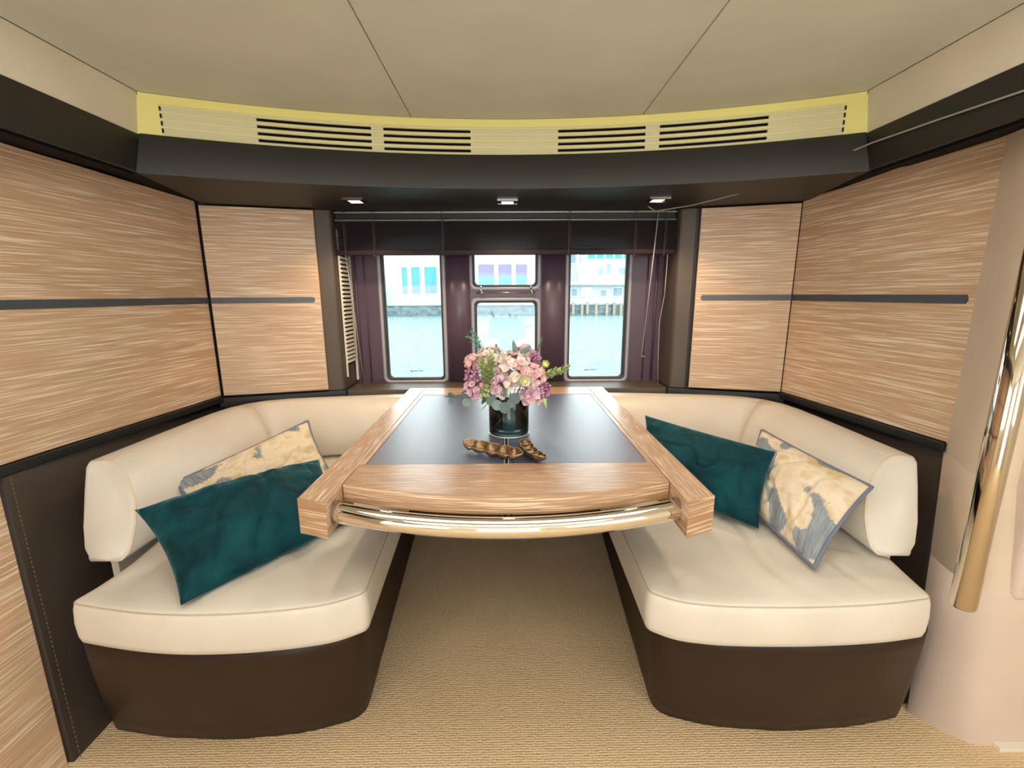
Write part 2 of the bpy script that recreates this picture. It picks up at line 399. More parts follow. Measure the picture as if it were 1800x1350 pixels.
# window openings (x0,x1,z0,z1)
OP = [(-0.650, -0.320, 0.742, 1.465), (-0.178, 0.168, 0.712, 1.175), (-0.184, 0.168, 1.226, 1.475), (0.308, 0.636, 0.740, 1.462)]
def wallgrid(xs, zs, y0, y1, holes):
    b = MB()
    for i in range(len(xs)-1):
        for k in range(len(zs)-1):
            cx, cz = (xs[i]+xs[i+1])/2, (zs[k]+zs[k+1])/2
            if any(h[0] < cx < h[1] and h[2] < cz < h[3] for h in holes): continue
            b.box((xs[i], y0, zs[k]), (xs[i+1], y1, zs[k+1]))
    return b
xs = sorted(set([-0.86, 0.86]+[h[0] for h in OP]+[h[1] for h in OP])); zs = sorted(set([0.66, 1.62]+[h[2] for h in OP]+[h[3] for h in OP]))
wallb = struct('wall_back', wallgrid(xs, zs, WY, WY+0.05, OP).mesh('wall_back', PLUM), 'plum brown moulded wall with three portlights')
# lower back wall + ledge
child('lower_wall', MB().box((-1.35, 2.25, 0), (1.35, 2.30, 0.70)).mesh('lower_wall', UMBER), wallb)
led = MB()
led.hexa([(-0.80, 2.165, 0.700), (0.80, 2.165, 0.700), (0.80, 2.36, 0.700), (-0.80, 2.36, 0.700), (-0.80, 2.170, 0.738), (0.80, 2.170, 0.738), (0.80, 2.36, 0.742), (-0.80, 2.36, 0.742)])
lg = child('window_sill', led.mesh('window_sill', TAUPE), wallb, label='taupe leather window sill'); bevel(lg, 0.004, 3)
for s in (-1, 1):
    pa = (s*1.31, 2.00); pb = (s*0.79, 2.155)
    if s > 0: pa = (1.275, 1.995)
    d = MB().hexa([(pa[0], pa[1]-0.01, 0.70), (pb[0], pb[1]-0.01, 0.70), (pb[0], pb[1]+0.2, 0.70), (pa[0], pa[1]+0.2, 0.70),
                   (pa[0], pa[1]-0.01, 0.742), (pb[0], pb[1]-0.01, 0.742), (pb[0], pb[1]+0.2, 0.742), (pa[0], pa[1]+0.2, 0.742)])
    bevel(child('ledge', d.mesh('ledge', BLACK), wallb), 0.003, 2)
    # angled wall behind the oak panels
    b0 = V((s*1.32, 2.015)); b1 = V((s*0.86, 2.145))
    child('side_backing', MB().hexa([(b0.x, b0.y+0.01, 0.74), (b1.x, b1.y+0.01, 0.74), (b1.x, b1.y+0.06, 0.74), (b0.x, b0.y+0.06, 0.74),
        (b0.x, b0.y+0.01, 1.60), (b1.x, b1.y+0.01, 1.60), (b1.x, b1.y+0.06, 1.60), (b0.x, b0.y+0.06, 1.60)]).mesh('side_backing', BLACK), wallb)
    # taupe post and recess cheek
    po = [(s*0.872, 2.140), (s*0.815, 2.153), (s*0.805, 2.160), (s*0.800, 2.175), (s*0.803, 2.36), (s*0.872, 2.36)]
    if s > 0: po = po[::-1]
    c = child('post', prism(po, 0.742, 1.579).mesh('post', TAUPE), wallb, label='taupe leather post beside the window'); bevel(c, 0.003, 2)
    # oak back panels, two boards and inlay with rounded end
    A = V((-1.297, 2.002)) if s < 0 else V((1.262, 1.998)); B = V((-0.868, 2.122)) if s < 0 else V((0.882, 2.112))
    d = (B-A).normalized(); nrm = V((d.y, -d.x)) if s < 0 else V((-d.y, d.x))
    L = (B-A).length
    def pt(u, z, out): q = A+d*u+nrm*out; return (q.x, q.y, z)
    def slab2(prof, o0, o1, m, name):
        return MB().loft([[pt(u, z, o1) for u, z in prof], [pt(u, z, o0) for u, z in prof]]).mesh(name, m)
    bevel(child('wood_panel', slab2([(0.004, 0.752), (L, 0.752), (L, 1.166), (0.004, 1.166)], -0.018, 0.004, W_WALL, 'wood_panel'), wallb), 0.0015, 2)
    bevel(child('wood_panel', slab2([(0.004, 1.190), (L, 1.190), (L, 1.572), (0.004, 1.572)], -0.018, 0.004, W_WALL, 'wood_panel'), wallb), 0.0015, 2)
    Le = L-0.032; r = 0.012; zc = 1.178
    child('wood_panel', slab2([(Le-0.008, 1.1655), (L-0.0002, 1.1655), (L-0.0002, 1.1905), (Le-0.008, 1.1905)], -0.018, 0.0038, W_WALL, 'wood_panel'), wallb)
    prof = [(0.004, zc-r), ] + [(Le+r*math.sin(math.pi*k/10), zc-r*math.cos(math.pi*k/10)) for k in range(11)] + [(0.004, zc+r)]
    child('inlay_strip', slab2(prof, -0.010, 0.0055, INLAY, 'inlay_strip'), wallb, label='slate grey inlay with rounded end')
    # edge lipping
    child('edge_lipping', slab2([(L, 0.752), (L+0.0025, 0.752), (L+0.0025, 1.572), (L, 1.572)], -0.018, 0.0035, mat('oak_lipping', (0.70, 0.50, 0.33), 0.5), 'edge_lipping'), wallb)
    # vertical mouldings either side of the recess
    for xx, ww in ((0.768, 0.006), (0.722, 0.004)):
        child('moulding', MB().tube([(s*xx, WY-0.003, 0.745), (s*(xx+0.004), WY-0.003, 1.5)], ww, 10).mesh('moulding', PLUM, True), wallb)
# mullion swellings between portlights
for cx in (-0.250, 0.240):
    rings = []
    for z in (0.744, 1.50):
        rings.append([(cx-0.062+0.124*k/12, WY-0.022*math.sin(math.pi*k/12)**0.7, z) for k in range(13)])
    child('mullion_cover', MB().loft(rings, True, False).mesh('mullion_cover', PLUM, True), wallb)

# window frames, rubbers and panes
def rrect(x0, x1, z0, z1, r, n=5):
    out = []
    for cx, cz, a0 in ((x1-r, z1-r, 0), (x0+r, z1-r, 90), (x0+r, z0+r, 180), (x1-r, z0+r, 270)):
        for k in range(n+1):
            a = math.radians(a0+90*k/n); out.append((cx+r*math.cos(a), cz+r*math.sin(a)))
    return out
def ringframe(o, i, y0, y1):
    n = len(o)
    rings = [[(x, y1, z) for x, z in o], [(x, y0, z) for x, z in o], [(x, y0-0.002, z) for x, z in [((a[0]+b[0])/2, (a[1]+b[1])/2) for a, b in zip(o, i)]], [(x, y0, z) for x, z in i], [(x, y1, z) for x, z in i]]
    return MB().loft(rings, False)
labs = ['left portlight looking out on the water and a white building', 'centre portlight with an opening hatch above it', 'right portlight looking out on a pier']
def portlight(parent, x0, x1, z0, z1, r, pre=''):
    g = 0.012
    child('window_frame', ringframe(rrect(x0-0.010, x1+0.010, z0-0.010, z1+0.010, r+0.008), rrect(x0+0.006, x1-0.006, z0+0.006, z1-0.006, r), WY-0.010, WY+0.03).mesh('window_frame', SEAL, True), parent)
    child('window_seal', ringframe(rrect(x0+0.005, x1-0.005, z0+0.005, z1-0.005, r), rrect(x0+g+0.004, x1-g-0.004, z0+g+0.004, z1-g-0.004, r), WY-0.002, WY+0.04).mesh('window_seal', SEALD, True), parent)
    pr_ = rrect(x0+0.006, x1-0.006, z0+0.006, z1-0.006, r)
    child('pane', MB().loft([[(x, WY+0.030, z) for x, z in pr_], [(x, WY+0.034, z) for x, z in pr_]]).mesh('pane', PANE), parent)
for i, idx in enumerate(((0,), (1, 2), (3,))):
    w_ = bpy.data.objects.new('window_%d' % (i+1), None); COL.objects.link(w_); w_.location = ((OP[idx[0]][0]+OP[idx[0]][1])/2, WY, OP[idx[0]][2])
    w_['kind'] = 'structure'; w_['label'] = labs[i]
    for k in idx:
        h = OP[k]; portlight(w_, h[0]+0.004, h[1]-0.004, h[2]+0.004, h[3]-0.004, 0.022)
    if i != 1:
        gx = -0.487 if i == 0 else 0.452; r7 = random.Random(i); gm = MB()
        for k in range(9):
            ww = r7.uniform(0.003, 0.007); zz = 0.797+r7.uniform(-0.001, 0.001)
            gm.box((gx-0.034+k*0.0078, WY+0.0285, zz-0.003-(0.003 if k < 2 else 0)), (gx-0.034+k*0.0078+ww, WY+0.0298, zz+r7.uniform(0.0005, 0.003)))
        child('glass_marking', gm.mesh('glass_marking', mat('grey_etched_mark', (0.10, 0.22, 0.24), 0.7)), w_)['kind'] = 'stuff'
    if i == 1:
        hb = MB(); hb.tube([(-0.155, WY-0.020, 1.207), (0.145, WY-0.020, 1.207)], 0.0045, 8)
        child('hatch_bar', hb.mesh('hatch_bar', mat('grey_metal', (0.30, 0.29, 0.32), 0.3, 0.8), True), w_)
        for xx in (-0.130, 0.125):
            lt = MB(); lt.tube([(xx, WY-0.02, 1.238), (xx-0.004, WY-0.035, 1.225), (xx+0.006, WY-0.034, 1.207), (xx+0.014, WY-0.03, 1.196)], 0.0035, 6); lt.tube([(xx+0.004, WY-0.012, 1.208), (xx+0.004, WY-0.03, 1.208)], 0.009, 10)
            child('latch', lt.mesh('latch', CHROME, True), w_)

# louvre on the left cheek of the recess
lv = empty('cheek_louvre', (-0.800, 2.25, 0.86), 'white slatted louvre strip on the left cheek of the window recess', 'louvre')
child('backing', MB().box((-0.8005, 2.20, 0.855), (-0.797, 2.335, 1.50)).mesh('backing', DARKSLOT), lv)
child('frame', MB().box((-0.797, 2.333, 0.76), (-0.786, 2.341, 1.50)).box((-0.797, 2.196, 0.80), (-0.790, 2.202, 1.50)).mesh('frame', WHITEP), lv)
sl = MB().box((-0.797, 2.203, 0), (-0.786, 2.332, 0.011)).mesh('slat', WHITEP)
for k in range(31):
    c = child('slat', sl, lv); c.location.z += 0.868+k*0.0200

# right pillar, low casing and side window near the camera
pil = [(1.335, 1.285), (1.300, 1.215), (1.262, 1.150), (1.238, 1.100), (1.228, 1.060), (1.236, 1.036), (1.262, 1.026), (1.45, 1.026), (1.45, 1.285)]
pl = struct('trim_4', prism(pil, 0.72, 1.69).mesh('trim_4', PILLAR, True), 'cream rounded pillar on the right beside the side window'); pl.data.set_sharp_from_angle(angle=0.7)
low = [(1.158, 1.075), (1.163, 1.064), (1.180, 1.044), (1.202, 1.020), (1.226, 0.996), (1.246, 0.979), (1.280, 0.974), (1.95, 0.974), (1.95, 1.285)]
mid = [(lerp(a[0], b[0], 0.52), lerp(a[1], b[1], 0.52)) for a, b in zip(low, pil)]; mid[7] = (1.95, 0.990); mid[6] = (1.275, 0.985)
c_ = child('lower_pillar', MB().loft([[(x, y, 0.44) for x, y in mid], [(x, y, 0.72) for x, y in pil]]).mesh('lower_pillar', PILLAR, True), pl); c_.data.set_sharp_from_angle(angle=0.7)
c_ = child('casing', MB().loft([[(x, y, 0.0) for x, y in low], [(x, y, 0.44) for x, y in mid]]).mesh('casing', PINKW, True), pl, label='pale lining low casing'); c_.data.set_sharp_from_angle(angle=0.7)
cs = child('casing', MB().box((1.268, 0.977, 0.43), (1.95, 1.05, 0.90)).mesh('casing', PINKW), pl); bevel(cs, 0.02, 4)
child('base_lipping', MB().box((1.30, 0.955, 0.0), (1.95, 0.974, 0.012)).mesh('base_lipping', WHITEP), pl)
w4 = bpy.data.objects.new('window_4', None); COL.objects.link(w4); w4.location = (1.5, 1.03, 0.9); w4['kind'] = 'structure'; w4['label'] = 'side window past the cream pillar at right edge'
child('window_frame', MB().box((1.262, 1.028, 0.9), (1.276, 1.05, 1.58)).box((1.276, 1.03, 0.9), (1.95, 1.05, 0.93)).box((1.262, 1.028, 1.55), (1.95, 1.05, 1.60)).mesh('window_frame', SEAL), w4)
child('pane', MB().box((1.276, 1.037, 0.93), (1.95, 1.041, 1.55)).mesh('pane', PANE), w4)

# unseen saloon shell behind the photographer, openings narrowed to cut light (reflected in the chrome)
sh = MB()
for s in (-1, 1):
    sh.box((min(s*2.0, s*2.08), -3.05, 0), (max(s*2.0, s*2.08), (-0.2 if s < 0 else 0.97), 0.85)).box((min(s*2.0, s*2.08), -3.05, 1.7), (max(s*2.0, s*2.08), (-0.2 if s < 0 else 0.97), 1.85))
    sh.box((min(s*2.0, s*2.08), -1.0, 0.85), (max(s*2.0, s*2.08), 0.97 if s > 0 else -0.2, 1.7))
sh.box((-2.08, -0.22, 0), (-1.15, -0.18, 1.85))
sh.box((-2.08, -3.1, 0), (-0.7, -3.03, 1.85)).box((0.7, -3.1, 0), (2.08, -3.03, 1.85)).box((-0.7, -3.1, 1.75), (0.7, -3.03, 1.85))
struct('wall_rear', sh.mesh('wall_rear', HEADL), 'cream saloon walls with window openings behind the dinette')

# ================================================================== AIR VENT
av = empty('air_vent', (0, 1.79, 1.77), 'long curved cream air vent with dark slots under the ceiling', 'vent')
SLOTS = [(-0.855, -0.487), (-0.445, -0.130), (0.195, 0.510), (0.558, 0.905)]
rowz = [(1.7195, 1.7295), (1.7415, 1.7515), (1.7635, 1.7735), (1.7855, 1.7955)]
x_l, x_r = -1.118, 1.118
def vring(x, z, out): return (x, arcY(x)+0.012-out, z)
xsb = sorted(set([round(lerp(x_l, x_r, k/56), 4) for k in range(57)]+[v for s_ in SLOTS for v in s_]))
zsb = sorted(set([1.712, 1.806]+[v for r_ in rowz for v in r_]))
pm = MB(); 
for i in range(len(xsb)-1):
    for k in range(len(zsb)-1):
        cx, cz = (xsb[i]+xsb[i+1])/2, (zsb[k]+zsb[k+1])/2
        if any(a < cx < b for a, b in SLOTS) and any(a < cz < b for a, b in rowz): continue
        a, b, z0, z1 = xsb[i], xsb[i+1], zsb[k], zsb[k+1]
        pm.hexa([vring(a, z0, 0), vring(b, z0, 0), vring(b, z0, -0.006), vring(a, z0, -0.006), vring(a, z1, 0), vring(b, z1, 0), vring(b, z1, -0.006), vring(a, z1, -0.006)])
child('grille_panel', pm.mesh('grille_panel', VENTP), av)
bk = MB(); 
bk.loft([[vring(x, 1.70, -0.03) for x in xsb], [vring(x, 1.83, -0.03) for x in xsb], [vring(x, 1.83, -0.035) for x in xsb], [vring(x, 1.70, -0.035) for x in xsb]], False, False)
child('backing', bk.mesh('backing', DARKSLOT), av)
for k, z in enumerate((1.7355, 1.7575, 1.7795, 1.8000)):     # thin raised louvre lips
    n = 50; rings = []
    for j in range(n+1):
        x = lerp(x_l, x_r, j/n)
        rings.append([vring(x, z-0.0015, -0.001), vring(x, z-0.0020, 0.003), vring(x, z+0.0012, 0.003), vring(x, z+0.0022, -0.001)])
    child('slat', MB().loft(rings).mesh('slat', VENTM), av)
# dark end blocks at both ends of each groove
for z0, z1 in rowz:
    for s in (-1, 1):
        x = s*1.114; g = MB().hexa([vring(x-0.003, z0, 0.001), vring(x+0.003, z0, 0.001), vring(x+0.003, z0, -0.002), vring(x-0.003, z0, -0.002), vring(x-0.003, z1+0.003, 0.001), vring(x+0.003, z1+0.003, 0.001), vring(x+0.003, z1+0.003, -0.002), vring(x-0.003, z1+0.003, -0.002)])
        child('groove_end', g.mesh('groove_end', DARKSLOT), av)
# mitred frame: top, bottom, two ends
def frame_piece(xa, xb, prof0, prof1, n=50):
    rings = []
    for j in range(n+1):
        t = j/n; x = lerp(xa, xb, t)
        rings.append([vring(x, z, o) for z, o in prof0])
    return MB().loft(rings)
child('frame_bar', frame_piece(-1.158, 1.158, [(1.8285, 0.012), (1.8285, -0.03), (1.804, -0.03), (1.806, 0.001)], None).mesh('frame_bar', VENTM), av)
child('frame_bar', frame_piece(-1.158, 1.158, [(1.7135, 0.000), (1.7135, -0.03), (1.707, -0.03), (1.707, 0.006)], None).mesh('frame_bar', VENTM), av)
for s in (-1, 1):
    a, b = s*1.176, s*1.116
    fe = MB().hexa([vring(a, 1.707, 0.010), vring(b, 1.707, 0.001), vring(b, 1.707, -0.02), vring(a, 1.707, -0.02), vring(a, 1.828, 0.010), vring(b, 1.806, 0.001), vring(b, 1.806, -0.02), vring(a, 1.828, -0.02)])
    child('frame_end', fe.mesh('frame_end', VENTM), av)
# ================================================================== DOWNLIGHTS
LIT = mat('lamp_glow', (1, 0.8, 0.6), 0.4); P(LIT).inputs['Emission Color'].default_value = (1, 0.78, 0.52, 1); P(LIT).inputs['Emission Strength'].default_value = 7
dl = None
for (x, y, lab) in ((-0.616, 1.946, 'left lit square chrome downlight in the dark soffit'), (0.006, 1.975, 'middle lit square chrome downlight in the dark soffit'), (0.623, 1.945, 'right lit square chrome downlight in the dark soffit')):
    e = empty('downlight', (x, y, 1.579), lab, 'downlight', 'downlights in the soffit above the window')
    a = 0.042
    child('bezel', wallgrid([-a, -0.024, 0.024, a], [-a, -0.024, 0.024, a], 0, 0.007, [(-0.024, 0.024, -0.024, 0.024)]).mesh('bezel', CHROME), e)
    b = e.children[0]; b.rotation_euler.x = math.pi/2; b.location = (0, 0, -0.007)
    b.location = (0, 0, -0.0065)
    child('lens', MB().box((x-0.024, y-0.024, 1.5755), (x+0.024, y+0.024, 1.579)).mesh('lens', LIT), e)
    ld = bpy.data.lights.new('downlight_beam', 'SPOT'); ld.energy = 15; ld.color = (1, 0.72, 0.45); ld.spot_size = math.radians(130); ld.spot_blend = 0.7; ld.shadow_soft_size = 0.025
    lo = bpy.data.objects.new('downlight_beam', ld); COL.objects.link(lo); lo.location = (x, y, 1.566)

# ================================================================== BLIND
bl = empty('venetian_blind', (0, 2.2, 1.38), 'raised dark venetian blind bunched above the portlights', 'blind')
child('headrail', MB().box((-0.79, 2.19, 1.545), (0.79, 2.23, 1.568)).mesh('headrail', BLACK), bl)
STEEL = mat('brushed_rail', (0.62, 0.72, 0.74), 0.3, 0.3)
for z in (1.573, 1.537):
    child('rail', MB().tube([(-0.795, 2.188, z), (0.795, 2.188, z)], 0.0042, 8).mesh('rail', STEEL, True), bl)
ns = 34
slm = MB().loft([[(x, 2.185, 0.0006), (x, 2.185, -0.0014), (x, 2.200, -0.0006), (x, 2.215, -0.0014), (x, 2.215, 0.0006), (x, 2.200, 0.0018)] for x in (-0.795, 0.795)]).mesh('slat', BLINDM, False)
rng = random.Random(4)
for k in range(ns):
    z = 1.409+k*(1.543-1.409)/(ns-1)
    c = child('slat', slm, bl); c.location.z += z; c.location.y += rng.uniform(-0.002, 0.002); c.rotation_euler.y = 0
bevel(child('bottom_rail', MB().box((-0.797, 2.183, 1.382), (0.797, 2.217, 1.406)).mesh('bottom_rail', BLINDM), bl), 0.003, 2)
for x in (-0.755, -0.62, -0.30, 0.0, 0.29, 0.60, 0.74):
    if x == 0.0: continue
    cdm = MB().tube([(x, 2.178, 1.578), (x+0.002, 2.177, 1.50), (x, 2.178, 1.380)], 0.0012, 5)
    cdm.tube([(x+0.010, 2.178, 1.578), (x+0.009, 2.177, 1.45), (x+0.003, 2.178, 1.380)], 0.0010, 5).ball((x+0.002, 2.178, 1.378), 0.004)
    child('ladder_cord', cdm.mesh('ladder_cord', CORD, True), bl)
child('tilt_wand', MB().tube([(0.702, 2.165, 1.575), (0.690, 2.160, 1.40), (0.655, 2.155, 0.90)], 0.0028, 6).tube([(0.655, 2.155, 0.90), (0.672, 2.155, 0.897)], 0.0026, 6).mesh('tilt_wand', mat('clear_wand', (0.40, 0.36, 0.38), 0.25), True), bl)
child('pull_cord', MB().tube([(0.765, 2.19, 1.39), (0.762, 2.19, 1.20), (0.745, 2.19, 1.06), (0.752, 2.20, 0.90), (0.758, 2.20, 0.75)], 0.0015, 5).mesh('pull_cord', mat('pale_cord', (0.5, 0.46, 0.46), 0.5), True), bl)
child('pull_cord', MB().tube([(-0.762, 2.20, 1.39), (-0.745, 2.22, 1.10), (-0.735, 2.26, 0.75)], 0.0015, 5).mesh('pull_cord', mat('pale_cord', (0.5, 0.46, 0.46), 0.5), True), bl)

# thin wire slung from the blind to the right fascia
obj('wire', MB().tube([(0.62, 2.06, 1.572), (0.66, 2.08, 1.556), (0.78, 1.99, 1.562), (0.90, 1.86, 1.578), (1.03, 1.70, 1.612), (1.158, 1.515, 1.662), (1.160, 1.30, 1.652), (1.160, 1.10, 1.640), (1.157, 0.96, 1.632)], 0.0025, 6).mesh('wire', WIRE, True), None,
    'thin grey wire strung from the blind along the right fascia', 'wire')

# handrail
hr = empty('grab_rail', (0.938, 0.80, 0.56), 'polished steel vertical grab rail at the right edge', 'handrail')
child('tube', MB().tube([(0.9335, 0.80, 0.565), (0.9335, 0.80, 0.57), (0.9335, 0.80, 1.7)], [0.019, 0.0215, 0.0215], 28).mesh('tube', mat('chrome_brown_reflections', (0.60, 0.52, 0.42), 0.07, 1.0), True), hr)  # chrome rail, its brown-gold reflections put into the base colour
child('standoff', MB().tube([(0.934, 0.80, 0.690), (1.05, 0.895, 0.690), (1.245, 1.045, 0.690)], 0.008, 10).mesh('standoff', CHROME, True), hr)

# ================================================================== SOFAS
def smooth_poly(pts, per=8):
    out = []; n = len(pts)
    for i in range(n):
        p0, p1, p2, p3 = [V(pts[(i+k-1) % n]) for k in range(4)]
        for j in range(per):
            t = j/per
            out.append(0.5*((2*p1)+(-p0+p2)*t+(2*p0-5*p1+4*p2-p3)*t*t+(-p0+3*p1-3*p2+p3)*t**3))
    return out
def round_poly(pts, rad, arc=6, step=0.02):
    n = len(pts); out = []
    P_ = [V(p) for p in pts]
    corner = []
    for i in range(n):
        a, b, c = P_[i-1], P_[i], P_[(i+1) % n]; r = rad[i] if isinstance(rad, (list, tuple)) else rad
        if r <= 0: corner.append([b]); continue
        u = (a-b).normalized(); v = (c-b).normalized()
        L = min(r, (a-b).length*0.48, (c-b).length*0.48)
        s, e = b+u*L, b+v*L
        corner.append([(s*(1-t)*(1-t)+b*2*t*(1-t)+e*t*t) for t in [k/arc for k in range(arc+1)]])
    for i in range(n):
        cr = corner[i]; out += cr
        a = cr[-1]; b = corner[(i+1) % n][0]; L = (b-a).length; k = int(L/step)
        for j in range(1, k): out.append(a.lerp(b, j/k))
    return out
def fold(x, y, s):                     # leather creases and soft dents in the seat top
    d = 0.0
    d += 0.006*(noise.noise(V((x*5+s, y*5, 0.3))))
    d += 0.0030*(noise.noise(V((x*14, y*9+s, 1.7)))) - 0.006*max(0, 1-abs(noise.noise(V((x*5+y*2, y*3+s*3, 4.4))))*9)
    return d
def sofa(s):
    side_ = 'left' if s < 0 else 'right'
    so = empty('dinette_sofa', (s*0.75, 1.4, 0), 'cream leather dinette sofa with dark brown base, %s of the table' % side_, 'sofa', 'pair of dinette sofas')
    if s < 0:
        plan = [(-0.358, 1.000), (-0.43, 0.958), (-0.533, 0.938), (-0.65, 0.927), (-0.765, 0.925), (-0.86, 0.932), (-0.96, 0.948), (-1.080, 0.974), (-1.066, 1.03), (-1.058, 1.12), (-1.075, 1.26), (-1.21, 1.6), (-1.24, 2.08), (-0.395, 2.16), (-0.390, 1.6)]
    else:
        plan = [(0.348, 0.990), (0.41, 0.950), (0.50, 0.933), (0.60, 0.927), (0.72, 0.925), (0.84, 0.929), (0.94, 0.937), (1.044, 0.954), (1.050, 1.0), (1.066, 1.08), (1.105, 1.24), (1.19, 1.6), (1.22, 2.07), (0.395, 2.15), (0.360, 1.6)]
    rad = [0.020, 0.04, 0.05, 0.05, 0.05, 0.05, 0.05, 0.025, 0.02, 0.05, 0.05, 0.05, 0.03, 0.03, 0.05]
    ol = round_poly(plan, rad)
    c = V((s*0.76, 1.45))
    # normals for insets
    n = len(ol)
    area_ = sum(ol[i].x*ol[(i+1) % n].y-ol[(i+1) % n].x*ol[i].y for i in range(n))
    sg = 1 if area_ > 0 else -1
    nr = []
    for i in range(n):
        t = (ol[(i+2) % n]-ol[i-2]).normalized(); nr.append(V((-t.y, t.x))*sg)
    rings = []
    prof = [(0.040, 0.349), (0.014, 0.350), (0.004, 0.356), (0.0, 0.372), (-0.002, 0.41), (0.001, 0.447), (0.004, 0.459), (0.008, 0.4645), (0.014, 0.468)]
    for ins, z in prof: rings.append([(ol[i].x+nr[i].x*ins, ol[i].y+nr[i].y*ins, z) for i in range(n)])
    base = [V((ol[i].x+nr[i].x*0.014, ol[i].y+nr[i].y*0.014)) for i in range(n)]
    K = 22
    for k in range(1, K+1):
        f = (k/K)**1.0
        rr = []
        for p in base:
            q = p.lerp(c, f*0.985)
            e = min(1, (p-q).length/0.10)
            rr.append((q.x, q.y, 0.468+0.008*e*(2-e)+fold(q.x, q.y, s)*e*1.6))
        rings.append(rr)
    child('seat_cushion', MB().loft(rings).mesh('seat_cushion', CREAM, True), so)
    seam = [(ol[i].x+nr[i].x*0.0055, ol[i].y+nr[i].y*0.0055, 0.4625) for i in range(n)]
    child('seam', MB().tube(seam+[seam[0]], 0.0016, 5, False).mesh('seam', CREAM_SEAM, True), so)
    # base
    top = [(s*0.385, 1.015), (s*0.55, 0.958), (s*0.77, 0.945), (s*0.96, 0.952), (s*1.088, 0.985), (s*1.15, 1.25), (s*1.18, 2.1), (s*0.43, 2.12)]
    bot = [(s*0.418, 1.084), (s*0.56, 1.038), (s*0.76, 1.020), (s*0.96, 1.030), (s*1.135, 1.060), (s*1.14, 1.25), (s*1.14, 2.1), (s*0.478, 2.12)]
    rb = [0.05, 0.06, 0.06, 0.06, 0.04, 0.02, 0.0, 0.0]
    def rp(pts): 
        o_ = []
        m_ = len(pts); P_ = [V(p) for p in pts]
        for i in range(m_):
            a, b, cc_ = P_[i-1], P_[i], P_[(i+1) % m_]; r = rb[i]
            if r == 0: o_ += [b]*7; continue
            u = (a-b).normalized(); v = (cc_-b).normalized(); s0, e0 = b+u*r, b+v*r
            o_ += [(s0*(1-t)*(1-t)+b*2*t*(1-t)+e0*t*t) for t in [k/6 for k in range(7)]]
        return o_
    T, B_ = rp(top), rp(bot)
    br = []
    for k in range(9):
        t = k/8; e = t**1.5
        br.append([(lerp(a.x, b.x, e), lerp(a.y, b.y, e), lerp(0.349, 0.001, t)) for a, b in zip(T, B_)])
    child('base', MB().loft(br).mesh('base', BROWN, True), so, label='dark brown leather base')
    # backrest sweep: side run, corner, back run
    path = [(1.190, 1.270), (1.188, 1.40), (1.186, 1.55), (1.183, 1.70), (1.178, 1.80), (1.165, 1.88), (1.135, 1.945), (1.085, 1.990), (1.02, 2.018), (0.93, 2.038), (0.80, 2.060), (0.65, 2.080), (0.50, 2.098), (0.36, 2.105), (0.20, 2.110), (0.002, 2.112)]
    if s > 0: path = [(x-0.035*max(0, (1.9-y)/0.63) if x > 1.1 else x, y-0.02*max(0, (1.9-y)/0.63)) for x, y in path]
    path = [V((s*x, y)) for x, y in path]
    # profile: (distance from the path towards the wall, z); negative = into the room
    prf = [(-0.062, 0.482), (-0.104, 0.482), (-0.122, 0.488), (-0.132, 0.505), (-0.130, 0.53), (-0.110, 0.59), (-0.070, 0.66), (-0.028, 0.705), (-0.012, 0.716), (0.0, 0.7195), (0.012, 0.721), (0.045, 0.722), (0.056, 0.718), (0.062, 0.705), (0.062, 0.62), (0.058, 0.54), (0.045, 0.500), (0.02, 0.486)]
    prf = [(-0.045, 0.482), (-0.100, 0.482), (-0.128, 0.486), (-0.140, 0.500), (-0.143, 0.525), (-0.136, 0.57), (-0.112, 0.63), (-0.072, 0.68), (-0.034, 0.708), (-0.014, 0.717), (0.0, 0.7200), (0.012, 0.7215), (0.045, 0.722), (0.056, 0.718), (0.060, 0.705), (0.042, 0.65), (0.008, 0.56), (-0.020, 0.508), (-0.044, 0.486)]
    if s > 0: pass
    def frm(i):
        t = (path[min(i+1, len(path)-1)]-path[max(i-1, 0)]).normalized()
        nn = V((t.y, -t.x)) if s > 0 else V((-t.y, t.x))
        return t, nn                   # nn towards the wall
    def ring(i, endk=0.0, puff=1.0):
        t, nn = frm(i); p = path[i]; out = []
        for d, z in prf:
            sh_ = -(0.72-z)*0.62*endk
            zc = 0.60; dd = -0.04+(d+0.04)*puff; zz = zc+(z-zc)*puff
            q = p+nn*dd+t*sh_
            out.append((q.x, q.y, zz))
        return out
    def run(i0, i1, start_end):
        rs = []
        if start_end:
            t0 = frm(0)[0]
            for off, pf in ((-0.006, 0.86), (-0.004, 0.95), (0.0, 0.985), (0.008, 1.0)):
                rs.append([(x+t0.x*off, y+t0.y*off, z) for x, y, z in ring(0, 1, pf)])
            rs.append([(x+(path[1]-path[0]).x*0.5, y+(path[1]-path[0]).y*0.5, z) for x, y, z in ring(0, 0.6, 1)])
        for i in range(max(i0, 1) if start_end else i0, i1+1):
            k = {1: 0.2}.get(i, 0)
            rs.append(ring(i, k))
        return rs
    R1 = run(0, 6, True); R2 = run(6, len(path)-1, False)
    a = child('backrest_cushion', MB().loft(R1).mesh('backrest_cushion', CREAM, True), so)
    b = child('backrest_cushion', MB().loft(R2).mesh('backrest_cushion', CREAM, True), so)
    # seams: top inner edge along the run, the end outline and the corner joint
    sm = MB(); j = 9
    sm.tube([r_[j] for r_ in (R1+R2)[3:]], 0.0016, 5)
    e_ = R1[2]; sm.tube([e_[q] for q in list(range(1, 13))], 0.0028, 6)
    e2 = R2[0]; sm.tube([e2[q] for q in range(3, 13)], 0.0016, 5)
    child('seam', sm.mesh('seam', mat('cream_welt', (0.74, 0.64, 0.50), 0.6), True), so)
    # support strip under the backrest
    sp = []
